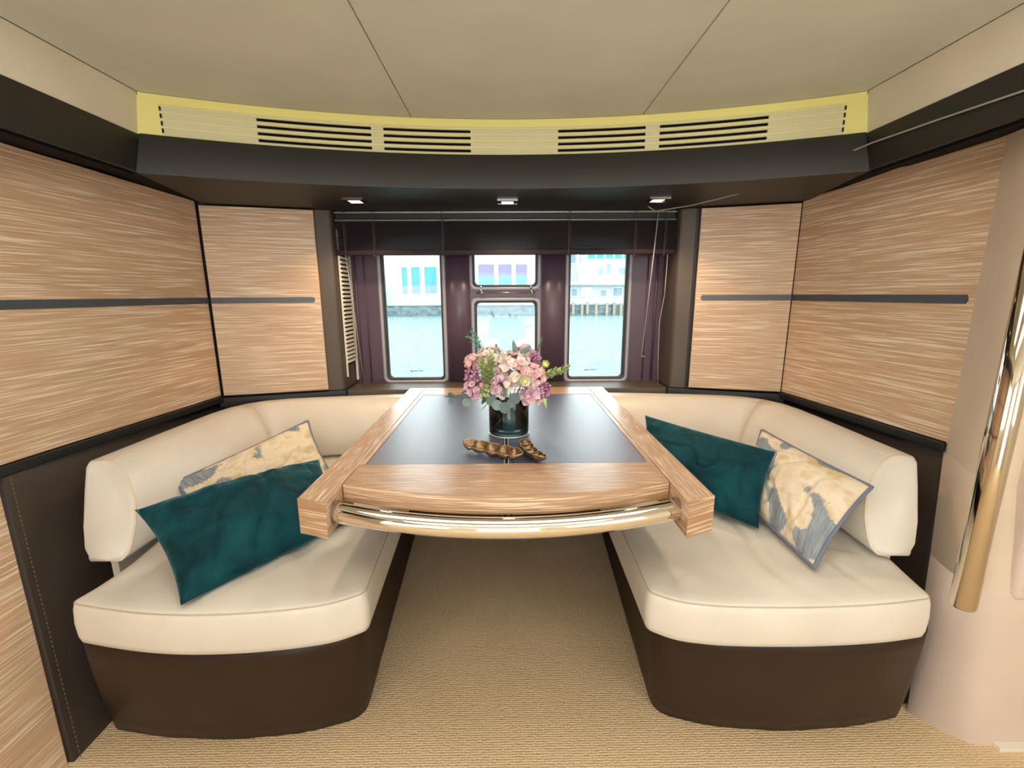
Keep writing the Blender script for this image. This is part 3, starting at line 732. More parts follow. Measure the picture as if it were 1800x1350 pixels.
    for i in range(0, 13):
        t, nn = frm(i); p = path[i]+t*(0 if i else -0.105)-nn*0.075
        q = p+nn*0.02
        sp.append([(p.x, p.y, 0.41), (p.x, p.y, 0.50), (q.x, q.y, 0.50), (q.x, q.y, 0.41)])
    child('support_rail', MB().loft(sp).mesh('support_rail', mat('white_rail', (0.62, 0.60, 0.55), 0.5)), so, label='white support rail')
    return so
sofa(-1); sofa(1)

# ================================================================== TABLE
tb = empty('dinette_table', (0, 1.55, 0.0), 'limed oak dinette table with slate leather top and chrome rail', 'table')
ZT = 0.75
for s in (-1, 1):
    xo, xi = (0.477, 0.404) if s < 0 else (0.468, 0.396)
    yf_o, yf_i = (0.945, 0.920) if s < 0 else (0.938, 0.905)
    r_ = MB().hexa([(s*xi, yf_i, 0.664), (s*xo, yf_o, 0.664), (s*xo, 2.150, 0.664), (s*xi, 2.150, 0.664), (s*xi, yf_i, ZT), (s*xo, yf_o, ZT), (s*xo, 2.150, ZT), (s*xi, 2.150, ZT)])
    bevel(child('side_rail', r_.mesh('side_rail', W_ALONG), tb), 0.0018, 2)
    ec = MB().hexa([(s*xi, yf_i-0.002, 0.664), (s*xo, yf_o-0.002, 0.664), (s*xo, yf_o, 0.664), (s*xi, yf_i, 0.664), (s*xi, yf_i-0.002, ZT), (s*xo, yf_o-0.002, ZT), (s*xo, yf_o, ZT), (s*xi, yf_i, ZT)])
    child('end_veneer', ec.mesh('end_veneer', W_EDGE), tb)
def boardfront(x): return 1.022-0.078*(1-(x/0.40)**2)
n = 24
bp = [(lerp(-0.402, 0.394, k/n), boardfront(lerp(-0.402, 0.394, k/n))) for k in range(n+1)]+[(0.394, 1.146), (-0.402, 1.146)]
bevel(child('front_board', prism(bp, 0.706, ZT-0.0005).mesh('front_board', W_ACROSS), tb), 0.0015, 2)
xsf = [lerp(-0.402, 0.394, k/n) for k in range(n+1)]
child('edge_band', MB().loft([[(x, boardfront(x)-0.002, 0.7055) for x in xsf], [(x, boardfront(x)-0.002, ZT-0.001) for x in xsf], [(x, boardfront(x)+0.001, ZT-0.001) for x in xsf], [(x, boardfront(x)+0.001, 0.7055) for x in xsf]], False, False).mesh('edge_band', W_EDGE, True), tb)
child('back_board', MB().box((-0.402, 1.997, 0.706), (0.394, 2.150, ZT-0.0005)).mesh('back_board', W_ACROSS), tb)
for x0, x1 in ((-0.402, -0.386), (0.380, 0.394)):
    child('inner_lipping', MB().box((x0, 1.147, 0.706), (x1, 1.996, ZT-0.001)).mesh('inner_lipping', W_ALONG), tb)
for x0, x1 in ((-0.3855, -0.0125), (0.0035, 0.3795)):
    bevel(child('leather_inset', MB().box((x0, 1.147, 0.71), (x1, 1.9965, ZT-0.0015)).mesh('leather_inset', SLATE), tb, label='slate leather writing surface with the blue window reflection in its colour'), 0.002, 2)
HX = -0.0045
for dx in (-0.0055, 0.0055):
    child('hinge_strip', MB().box((HX+dx-0.0014, 1.147, 0.715), (HX+dx+0.0016, 1.9965, ZT-0.0002)).mesh('hinge_strip', mat('satin_hinge', (0.62, 0.60, 0.62), 0.4, 0.4)), tb)
child('hinge_gap', MB().box((HX-0.008, 1.147, 0.71), (HX+0.008, 1.9965, ZT-0.004)).mesh('hinge_gap', BLACK), tb)
ch = []
for k in range(41):
    x = lerp(-0.402, 0.394, k/40); u = x/0.40
    ch.append((x, 0.962-0.066*(1-u*u), 0.698+0.008*u*u))
child('chrome_rail', MB().tube(ch, 0.0235, 28).mesh('chrome_rail', CHROME, True), tb, label='curved polished chrome front rail')
for s in (-1, 1):
    xx = (-0.403 if s < 0 else 0.395)
    child('rail_collar', MB().tube([(xx, 0.9625, 0.706), (xx-s*0.004, 0.962, 0.706)], 0.026, 24).mesh('rail_collar', mat('dark_collar', (0.16, 0.10, 0.07), 0.4), True), tb)
child('underframe', MB().box((-0.398, 1.10, 0.690), (0.390, 2.12, 0.7055)).mesh('underframe', BROWN), tb)
pd = MB().tube([(0, 2.155, 0.0), (0, 2.155, 0.690)], 0.035, 20)
child('pedestal', pd.mesh('pedestal', CHROME, True), tb)
child('pedestal_foot', MB().tube([(0, 2.155, 0.0005), (0, 2.155, 0.012)], 0.085, 24).mesh('pedestal_foot', CHROME, True), tb)

# ================================================================== PILLOWS
def pillow(name, label, cat, group, TL, TR, BR, BL, thick, m, seed, concave=0.07, piping=False, wr=1.0):
    TL, TR, BR, BL = map(V, (TL, TR, BR, BL))
    nrm = ((TR-BL).cross(TL-BR)).normalized()
    if nrm.y > 0: nrm = -nrm                        # front faces the camera
    c = (TL+TR+BR+BL)/4
    NU, NV = 64, 44
    base = V((c.x, c.y, min(p.z for p in (BL, BR))))
    def pos(u, v, side_):
        a = TL.lerp(TR, u); b = BL.lerp(BR, u); p = b.lerp(a, v)
        # concave edges: pull towards centre in mid-edge
        cu, cv = 4*u*(1-u), 4*v*(1-v)
        du, dv = (0.5-u), (0.5-v)
        ex = (TR-TL+BR-BL)/2; ey = (TL-BL+TR-BR)/2
        p = p+ex*(du*cv*concave)+ey*(dv*cu*concave*0.5)
        h = (max(0, 1-abs(2*u-1)**2.6)*max(0, 1-abs(2*v-1)**2.0))**0.60
        w_ = noise.noise(V((u*4+seed, v*3, side_*2)))*0.10+noise.noise(V((u*11, v*5+seed, side_*3)))*0.05
        # gathers radiating from the edges
        ed = (1-cu)**2+(1-cv)**2
        gt = math.sin(u*38+seed+3*noise.noise(V((v*3, u*3, seed))))*0.035*(1-cv)**1.5*cv**0.5*2+math.sin(v*30+seed)*0.03*(1-cu)**1.5*cu**0.5*2
        cr = -0.55*max(0, 1-abs(noise.noise(V((u*3.0+seed*1.7, v*2.2-u*2.0, 5))))*14)*0.25-0.10*max(0, 1-abs(noise.noise(V((u*6+v*3, v*5+seed, 9))))*9)*0.4
        t = thick*0.5*h*(1+w_+gt*3*wr+cr*wr)
        return p+nrm*(t*side_)
    vs = []; fs = []; uvs = []
    for sd in (1, -1):
        off = len(vs)
        for j in range(NV+1):
            for i in range(NU+1):
                vs.append(pos(i/NU, j/NV, sd)-base)
                uvs.append((i/NU, j/NV))
        for j in range(NV):
            for i in range(NU):
                a = off+j*(NU+1)+i; q = (a, a+1, a+NU+2, a+NU+1)
                fs.append(q if sd > 0 else q[::-1])
    me = bpy.data.meshes.new(name); me.from_pydata([tuple(v) for v in vs], [], fs); me.materials.append(m)
    uvl = me.uv_layers.new(name='uv')
    for lp in me.loops: uvl.data[lp.index].uv = uvs[lp.vertex_index]
    bm = bmesh.new(); bm.from_mesh(me); bmesh.ops.remove_doubles(bm, verts=bm.verts, dist=0.0003); bmesh.ops.recalc_face_normals(bm, faces=bm.faces)
    bm.to_mesh(me); bm.free()
    me.polygons.foreach_set('use_smooth', [True]*len(me.polygons))
    if not piping:
        o = obj(name, me, None, label, cat, group); o.location = base; 
        return o
    e = empty(name, base, label, cat, group)
    obj('cover', me, e)
    pts = [pos(i/NU, 0, 1) for i in range(NU+1)]+[pos(1, j/NV, 1) for j in range(1, NV+1)]+[pos(i/NU, 1, 1) for i in range(NU-1, -1, -1)]+[pos(0, j/NV, 1) for j in range(NV-1, -1, -1)]
    obj('piping', MB().tube([p-base for p in pts], 0.0052, 7, False).mesh('piping', PIPING, True), e, 'slate blue piping')
    return e
pillow('lumbar_pillow', 'long teal velvet pillow lying across the left sofa seat', 'pillow', None,
       (-1.008, 1.125, 0.634), (-0.678, 1.525, 0.622), (-0.500, 1.330, 0.492), (-0.774, 0.938, 0.484), 0.200, VELV, 2.0, 0.07)
pillow('patterned_pillow', 'sand ikat pillow with blue piping behind the teal pillow on left sofa', 'pillow', None,
       (-1.085, 1.368, 0.604), (-0.835, 1.810, 0.684), (-0.690, 1.66, 0.505), (-0.94, 1.26, 0.500), 0.115, IKAT_A, 5.0, 0.06, True, 1.7)
pillow('lumbar_pillow', 'teal velvet pillow leaning in the corner of the right sofa beside the table', 'pillow', None,
       (0.549, 1.720, 0.722), (0.872, 1.372, 0.692), (0.770, 1.250, 0.488), (0.50, 1.55, 0.492), 0.165, VELV, 7.3, 0.06)
pillow('patterned_pillow', 'sand ikat pillow with grey blots and blue piping on right sofa', 'pillow', None,
       (0.978, 1.640, 0.682), (1.024, 1.163, 0.662), (0.802, 1.046, 0.490), (0.800, 1.46, 0.500), 0.125, IKAT_B, 11.0, 0.06, True, 1.3)

# ================================================================== BRASS POD DISHES
def pod(name, label, p0, p1, nseg, width, bend, depth, seed, lift=0.0, tilt=0.0):
    p0, p1 = V(p0), V(p1)
    t = (p1-p0); L = t.length; t.normalize(); sx = V((-t.y, t.x, 0))
    NU, NV = nseg*10, 12
    vs = []; fs = []
    def sec(u):
        f = u*nseg; fr = f-math.floor(f) if u < 1 else 1.0
        bul = math.sin(math.pi*fr)**0.6 if 0 < fr < 1 else 0
        endt = min(1, (min(u, 1-u)*nseg)/0.75)
        wd = width*(0.80+0.20*bul)*(endt**0.6 if endt < 1 else 1)
        dp = depth*(0.30+0.70*bul)*(endt**0.7 if endt < 1 else 1)
        return max(wd, 0.0008), max(dp, 0.0006), bul
    for th_, sc in ((0, 1.0), (1, 1.12)):
        for i in range(NU+1):
            u = i/NU; wd, dp, bul = sec(u)
            cpt = p0.lerp(p1, u)+sx*(bend*math.sin(math.pi*u))
            z = 0.020+lift*abs(2*u-1)**2
            for j in range(NV+1):
                a = math.pi*j/NV
                rim = 0.002*bul if j in (0, NV) else 0
                q = cpt+sx*(math.cos(a)*wd*sc)+V((0, 0, z-math.sin(a)*dp*(1 if th_ == 0 else 1.0)-(0.0016 if th_ and 0 < j < NV else 0)+rim+tilt*math.cos(a)*wd))
                vs.append(q)
    W = NV+1; half = (NU+1)*W
    for k in (0, half):
        for i in range(NU):
            for j in range(NV):
                a = k+i*W+j; fs.append((a, a+1, a+W+1, a+W))
    for i in range(NU):
        for j in (0, NV):
            a = i*W+j; fs.append((a, a+W, a+W+half, a+half))
    for i in (0, NU):
        for j in range(NV):
            a = i*W+j; fs.append((a, a+1, a+1+half, a+half))
    zmin = min(v.z for v in vs); c = (p0+p1)/2; base = V((c.x, c.y, zmin))
    me = mesh(name, [v-base for v in vs], fs, BRASS, True)
    o = obj(name, me, None, label, 'dish'); o.location = (c.x, c.y, ZT-0.0008)
    rm = MB()
    for j in (0, NV): rm.tube([(vs[i*W+j]+vs[half+i*W+j])/2-base for i in range(NU+1)], 0.0011, 5)
    for q in range(1, nseg): rm.tube([vs[q*10*W+j]-base+V((0, 0, 0.0006)) for j in range(1, NV)], 0.0009, 5)
    obj('rim', rm.mesh('rim', BRASSR, True), o, 'pale brass rim')
    return o
pod('pod_dish', 'long antique brass seed pod dish lying crosswise before the vase', (-0.134, 1.262, 0), (0.040, 1.150, 0), 5, 0.0185, 0.008, 0.017, 1, 0.006, 0.35)
pod('pod_dish', 'short antique brass seed pod dish pointing forward, right of the long one', (0.048, 1.282, 0), (0.098, 1.128, 0), 5, 0.0185, -0.010, 0.018, 2, 0.004, -0.1)

# ================================================================== VASE AND FLOWERS
VC = V((0.004, 1.420, ZT-0.001)); VR = 0.0655; VH = 0.135
vz = empty('glass_vase', VC, 'clear glass cylinder vase lined with dark leaf, holding the bouquet', 'vase')
outp = [(0.0, 0.0), (0.060, 0.0), (0.0645, 0.003), (0.0655, 0.010), (0.0655, VH-0.002), (0.0645, VH), (0.0625, VH-0.002), (0.0620, 0.014), (0.058, 0.010), (0.0, 0.010)]
def lathe(prof, seg=48):
    return MB().loft([[(r*math.cos(2*math.pi*j/seg), r*math.sin(2*math.pi*j/seg), z) for j in range(seg)] for r, z in [(max(r, 0.0004), z) for r, z in prof]])
obj('glass', lathe(outp).mesh('glass', VASEG, True), vz)
obj('rim_ring', lathe([(0.0655, 0.0005), (0.0662, 0.002), (0.0655, 0.005), (0.062, 0.004), (0.06, 0.001)]).mesh('rim_ring', mat('glass_base', (0.55, 0.68, 0.68), 0.08, 0.3), True), vz, 'bright glass base edge')
LEAFD = mat('dark_teal_leaf', (0.010, 0.040, 0.042), 0.35)
lk(LEAFD, ramp(LEAFD, tex_noise(LEAFD, coords(LEAFD, (60, 60, 12)), 1, 3), [(0.35, (0.006, 0.026, 0.032)), (0.7, (0.02, 0.085, 0.100))]), P(LEAFD).inputs['Base Color'])
obj('leaf_lining', lathe([(0.0, 0.0135), (0.056, 0.0135), (0.0575, 0.016), (0.0575, VH-0.012), (0.0, VH-0.012)]).mesh('leaf_lining', LEAFD, True), vz, 'dark teal leaf rolled inside the glass')
obj('water', lathe([(0.058, 0.0125), (0.0612, 0.0125), (0.0612, 0.024), (0.058, 0.024)]).mesh('water', mat('green_water', (0.02, 0.11, 0.09), 0.05), True), vz, 'green water at the bottom')

def petal_mat(name, c1, c2):
    m = mat(name, c1, 0.6); P(m).inputs['Subsurface Weight'].default_value = 0.0
    g = tex_noise(m, coords(m, (60, 60, 60)), 1, 2)
    lk(m, ramp(m, g, [(0.35, c1), (0.65, c2)]), P(m).inputs['Base Color']); return m
PK = petal_mat('pink_petal', (0.80, 0.46, 0.50), (0.86, 0.60, 0.58))
PL = petal_mat('pale_pink_petal', (0.84, 0.62, 0.60), (0.86, 0.74, 0.68))
PC = petal_mat('cream_petal', (0.84, 0.76, 0.66), (0.86, 0.80, 0.66))
PV = petal_mat('mauve_petal', (0.66, 0.40, 0.52), (0.78, 0.56, 0.66))
LILAC = petal_mat('lilac_bud', (0.36, 0.13, 0.26), (0.60, 0.34, 0.48))
GRN = petal_mat('fern_green', (0.32, 0.44, 0.15), (0.52, 0.60, 0.28))
GRN2 = petal_mat('bluish_green', (0.10, 0.28, 0.22), (0.20, 0.42, 0.34))
EUC = petal_mat('eucalyptus_grey', (0.12, 0.19, 0.18), (0.24, 0.32, 0.31))
DKG = petal_mat('dark_leaf_green', (0.02, 0.07, 0.035), (0.05, 0.13, 0.06))
RAN = petal_mat('yellow_green_centre', (0.52, 0.56, 0.16), (0.70, 0.72, 0.34))
STEM = mat('stem_green', (0.10, 0.16, 0.06), 0.6)
def petal(rr, cup, wid=0.9, nu=4, nv=5):
    """one broad petal starting at the origin, growing along +X, cupped upwards"""
    vs = []; fs = []
    for i in range(nu+1):
        u = i/nu
        hw = rr*wid*0.56*math.sin(math.pi*(0.08+0.84*u))**0.9
        for j in range(nv+1):
            v = -1+2*j/nv
            x = rr*u*(1-0.10*v*v*u); y = hw*v
            z = cup*rr*(u*u)+0.16*rr*v*v-0.10*rr*math.sin(math.pi*u)
            vs.append((x, y, z))
    for i in range(nu):
        for j in range(nv):
            a = i*(nv+1)+j; fs.append((a, a+nv+1, a+nv+2, a+1))
    return vs, fs
def floret_mesh(m, rr, rnd, npet=4, cup=0.25):
    b = MB()
    for k in range(npet):
        vs, fs = petal(rr*rnd.uniform(0.88, 1.1), cup+rnd.uniform(-0.15, 0.2), rnd.uniform(0.95, 1.2))
        a = 2*math.pi*k/npet+rnd.uniform(-0.12, 0.12); i = len(b.v)
        R = Matrix.Rotation(a, 3, 'Z')
        b.v += [tuple(R @ V(q)) for q in vs]; b.f += [tuple(i+x for x in f) for f in fs]
    b.ball((0, 0, 0.0008), rr*0.10)
    return b.mesh('floret', m, True)
rnd = random.Random(11)
FM = {k: [floret_mesh(m, 0.0175, rnd) for _ in range(3)] for k, m in (('pink', PK), ('pale', PL), ('cream', PC), ('mauve', PV))}
def stem_to(e, c, r=0.0014):
    t = V((VC.x+(c.x-VC.x)*0.25, VC.y+(c.y-VC.y)*0.25, ZT+VH-0.02))
    child('stem', MB().tube([c, c.lerp(t, 0.5)+V((0, 0, 0.004)), t], r, 5).mesh('stem', STEM, True), e)
def hydrangea(label, c, R, nfl, kinds, sc=1.0):
    c = V(c); e = empty('hydrangea', c, label, 'flower'); 
    stem_to(e, c)
    ga = math.pi*(3-math.sqrt(5))
    for k in range(nfl):
        zz = 1-1.75*(k+0.5)/nfl; rr = math.sqrt(max(0, 1-zz*zz)); a = k*ga
        d = V((rr*math.cos(a), rr*math.sin(a), zz)); d = (d+V((rnd.uniform(-.12, .12), rnd.uniform(-.12, .12), rnd.uniform(-.12, .12)))).normalized()
        o = obj('floret', rnd.choice(FM[rnd.choice(kinds)]), e)
        o.location = d*R*rnd.uniform(0.86, 1.06)
        q = d.to_track_quat('Z', 'Y')
        o.rotation_mode = 'QUATERNION'; o.rotation_quaternion = q @ Matrix.Rotation(rnd.uniform(0, 6.28), 3, 'Z').to_quaternion()
        f = sc*rnd.uniform(0.85, 1.15); o.scale = (f, f, f)
    return e
hydrangea('large pale pink hydrangea head in the middle of the bouquet', (0.018, 1.405, 0.962), 0.055, 60, ['pale', 'pale', 'pink', 'cream'])
hydrangea('mauve pink hydrangea head at the lower left of the bouquet', (-0.095, 1.395, 0.905), 0.036, 30, ['mauve', 'mauve', 'pink'], 0.9)
hydrangea('small peach pink flower head at the upper left of the bouquet', (-0.110, 1.425, 0.985), 0.022, 14, ['pink', 'pale'], 0.8)
hydrangea('cream and pale pink hydrangea at the lower centre above the vase', (-0.022, 1.365, 0.920), 0.033, 26, ['cream', 'pale', 'mauve'], 0.95)
hydrangea('deep pink hydrangea head at the right of the bouquet', (0.080, 1.390, 0.942), 0.038, 32, ['pink', 'pink', 'pale'], 0.95)
hydrangea('pink hydrangea hanging low over the right rim of the vase', (0.075, 1.365, 0.888), 0.028, 22, ['pink', 'mauve'], 0.9)
hydrangea('cream hydrangea head at the upper left behind the fern', (-0.055, 1.455, 0.990), 0.038, 28, ['cream', 'pale'], 0.95)
hydrangea('pale flower head at the rear of the bouquet', (0.055, 1.475, 0.985), 0.042, 30, ['cream', 'pale', 'mauve'], 0.95)
def lilac(label, c, R, nb, elong=1.3):
    c = V(c); e = empty('lilac_cluster', c, label, 'flower'); stem_to(e, c)
    b = MB()
    for k in range(nb):
        d = V((rnd.gauss(0, 1), rnd.gauss(0, 1), rnd.gauss(0, 1))).normalized()*R*rnd.uniform(0.55, 1.0); d.z *= elong
        b.ball(c+d, rnd.uniform(0.0035, 0.0055), 6, 4)
    child('buds', b.mesh('buds', LILAC, True), e)
lilac('mauve lilac cluster at the left of the bouquet', (-0.112, 1.385, 0.945), 0.024, 110)
lilac('dark mauve lilac cluster at the lower right of the bouquet', (0.112, 1.375, 0.905), 0.026, 120, 1.1)
lilac('mauve lilac cluster at the upper right of the bouquet', (0.090, 1.430, 0.995), 0.022, 90, 1.0)
def fern(name, label, p0, p1, m, nb=18, ln=0.022, twigs=1, curl=0.2):
    p0, p1 = V(p0), V(p1); e = empty(name, p0, label, 'foliage')
    b = MB(); st_ = MB()
    for tw in range(twigs):
        q1 = p1+V((rnd.uniform(-1, 1), rnd.uniform(-1, 1), rnd.uniform(-0.6, 0.6)))*((0.034 if twigs > 5 else 0.020) if twigs > 1 else 0)
        ax = (q1-p0); L = ax.length; ax.normalize()
        st_.tube([p0, p0.lerp(q1, 0.5), q1], 0.0009, 4)
        for k in range(nb):
            t = 0.15+0.85*k/nb; q = p0.lerp(q1, t)
            u = ax.orthogonal().normalized(); u.rotate(Matrix.Rotation(k*2.4, 3, ax))
            d = (u*0.8+ax*0.7).normalized()*ln*(1.05-0.6*t)
            sd = d.cross(ax).normalized()*ln*0.13
            for mlt in (0.35, 0.7, 1.0):
                w1 = q+d*mlt; tip = w1+(ax+u*0.2)*ln*0.38
                i = len(b.v); b.v += [tuple(q+d*(mlt-0.35)), tuple(w1+sd), tuple(tip), tuple(w1-sd)]; b.f.append((i, i+1, i+2, i+3))
                w2 = w1+sd*3; i = len(b.v); b.v += [tuple(w1), tuple(w2+ax*ln*0.1), tuple(w2+ax*ln*0.4), tuple(w1+ax*ln*0.2)]; b.f.append((i, i+1, i+2, i+3))
    child('leaflets', b.mesh('leaflets', m), e); child('stem', st_.mesh('stem', STEM, True), e)
fern('fern_sprig', 'light green fern tuft at the left front of the bouquet', (-0.055, 1.40, 0.90), (-0.068, 1.335, 0.995), GRN, 16, 0.022, 7)
fern('fern_sprig', 'feathery green fern sprig reaching out to the right', (0.080, 1.40, 0.935), (0.180, 1.395, 0.972), GRN, 22, 0.020, 2)
fern('fern_sprig', 'green fern sprig drooping below the lilac at left', (-0.05, 1.36, 0.93), (-0.085, 1.345, 0.905), GRN, 14, 0.018, 3)
fern('twig', 'thin bluish green twig standing up at the upper left', (-0.06, 1.47, 0.98), (-0.125, 1.47, 1.075), GRN2, 14, 0.016, 3)
fern('twig', 'small grey green twig tip at the top left centre', (-0.02, 1.45, 0.99), (-0.035, 1.45, 1.040), EUC, 8, 0.012, 1)
fern('twig', 'thin dark twig standing up at the upper right', (0.09, 1.45, 0.99), (0.130, 1.45, 1.055), EUC, 8, 0.008, 2)
fern('fern_sprig', 'short pointed green sprig hanging at the lower right', (0.10, 1.38, 0.90), (0.125, 1.355, 0.865), GRN, 8, 0.012, 1)
def ranunculus(label, c, R, d, open_=True):
    c = V(c); e = empty('ranunculus', c, label, 'flower'); d = V(d).normalized(); stem_to(e, c)
    b = MB(); q = d.to_track_quat('Z', 'Y').to_matrix()
    for layer, (n_, rr, cup, m_) in enumerate(((6, 1.0, 0.9, 0), (5, 0.8, 1.4, 0))):
        for k in range(n_):
            vs, fs = petal(R*rr, cup, 1.25); i = len(b.v); Rz = Matrix.Rotation(2*math.pi*k/n_+layer*0.5, 3, 'Z')
            b.v += [tuple(q @ (Rz @ V(p_))+c) for p_ in vs]; b.f += [tuple(i+x for x in f) for f in fs]
    child('petals', b.mesh('petals', PC if open_ else RAN, True), e)
    child('centre', MB().ball(c+d*R*0.35, R*(0.42 if open_ else 0.75), 10, 8).mesh('centre', RAN, True), e)
ranunculus('open cream ranunculus with a green centre, right of the middle', (0.052, 1.338, 0.938), 0.021, (0.1, -1, 0.25))
ranunculus('round yellow green ranunculus bud at the right', (0.118, 1.400, 0.978), 0.014, (0.2, -1, 0.5), False)
def disc_leaf(r, asp=1.0, fold_=0.15):
    vs = [(0, 0, 0)]; n_ = 14
    for rr in (0.5, 1.0):
        for k in range(n_):
            a = 2*math.pi*k/n_; x = r*rr*math.cos(a)*asp+r*asp; y = r*rr*math.sin(a)
            vs.append((x, y, fold_*abs(y)+0.1*r*rr*rr*math.cos(2*a)))
    vs[0] = (r*asp, 0, 0)
    fs = [(0, 1+k, 1+(k+1) % n_) for k in range(n_)]+[(1+k, 1+n_+k, 1+n_+(k+1) % n_, 1+(k+1) % n_) for k in range(n_)]
    return vs, fs
LEAFV, LEAFF = disc_leaf(1.0)
EUC2 = petal_mat('eucalyptus_dark', (0.07, 0.12, 0.12), (0.14, 0.20, 0.20))
leafme = mesh('leaf', LEAFV, LEAFF, EUC, True); leafme2 = mesh('leaf', LEAFV, LEAFF, EUC2, True)
def eucalyptus(label, pts, leaves, m=None):
    e = empty('eucalyptus_sprig', pts[0], label, 'foliage')
    child('stem', MB().tube(pts, 0.0011, 5).mesh('stem', STEM, True), e)
    for (p, d, n_, r) in leaves:
        lc_ = len(e.children); o = obj('leaf', (leafme, leafme2)[lc_ % 2], e); d = V(d).normalized(); n_ = V(n_); z = (n_-d*n_.dot(d)).normalized(); y = z.cross(d)
        o.rotation_mode = 'QUATERNION'; o.rotation_quaternion = Matrix((d, y, z)).transposed().to_quaternion()
        o.location = V(p)-V(pts[0]); o.scale = (r, r, r)
eucalyptus('grey green eucalyptus leaves hanging over the front of the vase', [(-0.01, 1.38, 0.895), (-0.02, 1.345, 0.885), (-0.02, 1.335, 0.86)],
    [((-0.035, 1.340, 0.885), (-0.9, -0.2, -0.35), (0.1, -1, 0.2), 0.0165), ((-0.025, 1.335, 0.880), (-0.5, -0.2, -1), (0, -1, 0.1), 0.0165), ((-0.012, 1.333, 0.875), (0.15, -0.2, -1), (-0.1, -1, 0.15), 0.0175),
     ((-0.020, 1.338, 0.900), (0.3, -0.3, 0.2), (0, -1, 0.3), 0.0150), ((0.005, 1.338, 0.882), (1, -0.15, 0.1), (0, -1, 0.2), 0.0175), ((0.000, 1.340, 0.878), (0.7, -0.1, -0.6), (0, -1, 0.1), 0.0140), ((-0.004, 1.348, 0.860), (-0.2, -0.1, -1), (0, -1, 0), 0.013)])
eucalyptus('grey green eucalyptus sprig sticking out low at the far left', [(-0.06, 1.40, 0.885), (-0.11, 1.38, 0.878), (-0.185, 1.365, 0.884)],
    [((-0.130, 1.378, 0.880), (-0.35, -0.2, 1), (0.2, -1, 0), 0.0125), ((-0.132, 1.376, 0.878), (0.1, -0.2, -1), (0, -1, 0.1), 0.0140), ((-0.172, 1.368, 0.882), (-0.6, 0, 0.8), (-0.6, -1, 0), 0.0100), ((-0.176, 1.367, 0.882), (-0.1, 0, -1), (0.8, -1, 0), 0.0100), ((-0.185, 1.365, 0.884), (-1, 0, 0.2), (0, -0.3, 1), 0.006)])
def bladeleaf(name, label, p0, p1, w_, m):
    p0, p1 = V(p0), V(p1); d = p1-p0; sd = d.cross(V((0, -1, 0.3))).normalized(); b = MB(); rows = []
    for k in range(9):
        t = k/8; ww = w_*math.sin(math.pi*min(0.98, 0.08+0.9*t))**0.9; c = p0+d*t+V((0, -0.008*math.sin(math.pi*t), 0))
        rows.append([c-sd*ww, c+V((0, 0.002, 0)), c+sd*ww])
    b.loft(rows, False, False); o = obj(name, b.mesh(name, m, True), None, label, 'foliage')
bladeleaf('leaf', 'dark green leaf tucked under the fern at the left', (-0.045, 1.36, 0.925), (-0.080, 1.345, 0.865), 0.011, DKG)
bladeleaf('leaf', 'small bright green leaf hanging at the lower right', (0.112, 1.362, 0.885), (0.122, 1.350, 0.848), 0.005, GRN)
bladeleaf('leaf', 'pointed pale leaf standing at the top of the bouquet', (0.03, 1.40, 1.005), (0.018, 1.39, 1.060), 0.008, EUC)
bladeleaf('leaf', 'pale leaf pointing right at the top of the bouquet', (0.04, 1.40, 1.015), (0.075, 1.39, 1.042), 0.008, EUC)
bladeleaf('leaf', 'thin drooping leaf tip left of the vase', (-0.055, 1.365, 0.875), (-0.088, 1.352, 0.838), 0.0025, GRN)

# ================================================================== OUTSIDE
WATER = mat('harbour_water', (0.36, 0.62, 0.60), 0.18, spec=0.22)
wn_ = tex_noise(WATER, coords(WATER, (1.6, 4.0, 1)), 1, 4, 0.6)
lk(WATER, ramp(WATER, wn_, [(0.3, (0.10, 0.21, 0.215)), (0.7, (0.25, 0.35, 0.34))]), P(WATER).inputs['Base Color'])
bump(WATER, wn_, 0.8, 0.35)
obj('sea', MB().box((-80, 2.6, -1.2), (80, 45.35, -0.95)).mesh('sea', WATER), None, 'pale turquoise harbour water outside the portlights', 'water', None, 'stuff')
CONC = mat('quay_concrete', (0.14, 0.19, 0.21), 0.8)
lk(CONC, ramp(CONC, tex_noise(CONC, coords(CONC, (1.5, 1.5, 2.5)), 1, 5), [(0.35, (0.05, 0.09, 0.105)), (0.65, (0.15, 0.22, 0.24))]), P(CONC).inputs['Base Color'])
WHITE = mat('white_facade', (0.70, 0.72, 0.72), 0.6); TEALG = mat('teal_glazing', (0.02, 0.26, 0.32), 0.35); GREYG = mat('grey_glazing', (0.16, 0.26, 0.32), 0.3)
PURG = mat('violet_glazing', (0.11, 0.09, 0.27), 0.35); TIM = mat('pier_timber', (0.27, 0.25, 0.20), 0.8); PALE = mat('pale_facade', (0.40, 0.48, 0.50), 0.6)
YQ = 46.0
qy = empty('quay', (0, YQ, -1.2), 'grey stone quay wall along the far shore', 'quay')
child('wall', MB().box((-60, YQ-0.64, -1.2), (60, YQ+8, 0.10)).mesh('wall', CONC), qy)
child('coping', MB().box((-60, YQ-0.75, 0.10), (60, YQ+8, 0.22)).mesh('coping', mat('quay_coping', (0.3, 0.36, 0.38), 0.8)), qy)
pm_ = MB().box((-0.12, -0.12, 0), (0.12, 0.12, 1.25)).mesh('pile', TIM)
r3 = random.Random(3)
for k in range(9):
    o = obj('pile', pm_, qy); o.location = (5.9+k*0.78+r3.uniform(-.2, .2), -0.85, 0.15+r3.uniform(0, 0.25))
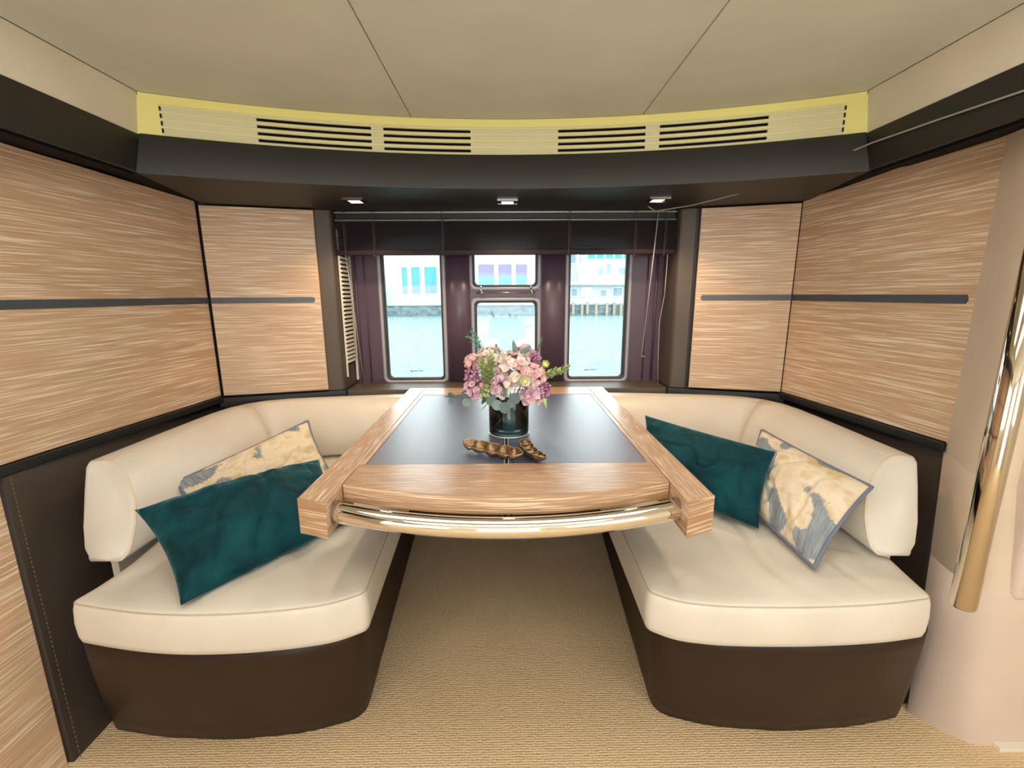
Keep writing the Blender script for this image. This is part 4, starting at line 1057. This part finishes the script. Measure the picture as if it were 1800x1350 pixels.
def building(label, x0, x1, z0, z1, y0, y1, wins, mwall=WHITE):
    e = empty('waterfront_building', ((x0+x1)/2, y0, z0), label, 'building')
    child('wall', MB().box((x0, y0, z0), (x1, y1, z1)).mesh('wall', mwall), e)
    for (a, b, c, d, m_) in wins:
        f = child('window', wallgrid([a-0.08, a, b, b+0.08], [c-0.08, c, d, d+0.08], y0-0.10, y0+0.02, [(a, b, c, d)]).mesh('window', WHITE), e)
        split = isinstance(m_, tuple)
        if split:
            zm = lerp(c, d, m_[2])
            o = child('pane', MB().box((a, y0-0.05, zm), (b, y0-0.02, d)).mesh('pane', m_[0]), f); o2 = child('pane', MB().box((a, y0-0.05, c), (b, y0-0.02, zm)).mesh('pane', m_[1]), f)
        else: child('pane', MB().box((a, y0-0.05, c), (b, y0-0.02, d)).mesh('pane', m_), f)
    return e
TG = (TEALG, GREYG, 0.32); PT = (PURG, TEALG, 0.48)
building('white building with tall teal windows seen through the left portlight', -11.45, -5.3, 0.22, 8.5, YQ-0.3, YQ+6,
         [(-10.40, -9.85, 1.25, 3.85, TG), (-9.45, -8.6, 1.25, 3.85, TG), (-8.15, -6.95, 1.25, 3.85, TG), (-6.45, -5.6, 1.25, 3.85, TG)])
building('white building with violet and teal windows seen through the centre hatch', -4.4, 4.6, 0.22, 8.5, YQ+0.2, YQ+6,
         [(-2.85, -1.25, 2.0, 4.1, PT), (-0.85, 0.50, 2.0, 4.1, PT), (0.92, 2.05, 2.0, 4.1, PT)])
building('low grey block left of the white waterfront building', -20, -11.6, 0.225, 2.6, YQ+1, YQ+6, [(-14, -12.4, 0.9, 2.0, GREYG)], PALE)
building('pale glazed block at the left of the pier view', 5.8, 8.0, 0.22, 8.0, YQ+6.5, YQ+8, [(6.1, 6.9, 2.6, 4.4, TEALG), (7.15, 7.85, 4.6, 5.6, GREYG)], PALE)
building('white pier building with small dark windows', 8.1, 15.0, 2.28, 4.55, YQ+1.6, YQ+7, [(9.55, 9.95, 3.05, 3.75, GREYG), (10.35, 10.80, 3.25, 4.2, GREYG), (11.6, 12.3, 3.1, 3.8, GREYG)])
building('pale glass upper storey behind the pier building', 8.3, 16.0, 4.55, 5.6, YQ+3.0, YQ+7, [(8.6+k*0.95, 9.4+k*0.95, 4.8, 5.4, TEALG) for k in range(7)], PALE)
building('white boat shed row on the pier', 5.0, 15.0, 0.22, 2.05, YQ+0.6, YQ+2.4, [(6.6, 7.2, 0.95, 1.7, GREYG), (7.7, 8.6, 0.95, 1.75, WHITE), (9.6, 10.2, 0.95, 1.55, GREYG), (10.9, 11.8, 0.95, 1.75, GREYG), (12.2, 12.9, 0.95, 1.6, GREYG)], PALE)
pr2 = empty('pier_deck', (10, YQ, 2.1), 'long pale pier deck with railing above the sheds', 'pier')
child('deck', MB().box((4.8, YQ-0.2, 2.06), (16, YQ+6.3, 2.28)).mesh('deck', WHITE), pr2)
rl = MB().box((4.8, YQ-0.18, 2.80), (16, YQ-0.12, 2.86))
child('railing', rl.mesh('railing', PALE), pr2)
bm_ = MB().box((-0.03, -0.03, 0), (0.03, 0.03, 0.55)).mesh('baluster', PALE)
for k in range(24):
    o = obj('baluster', bm_, pr2); o.location = (-5.0+k*0.48, -0.15, 0.18)
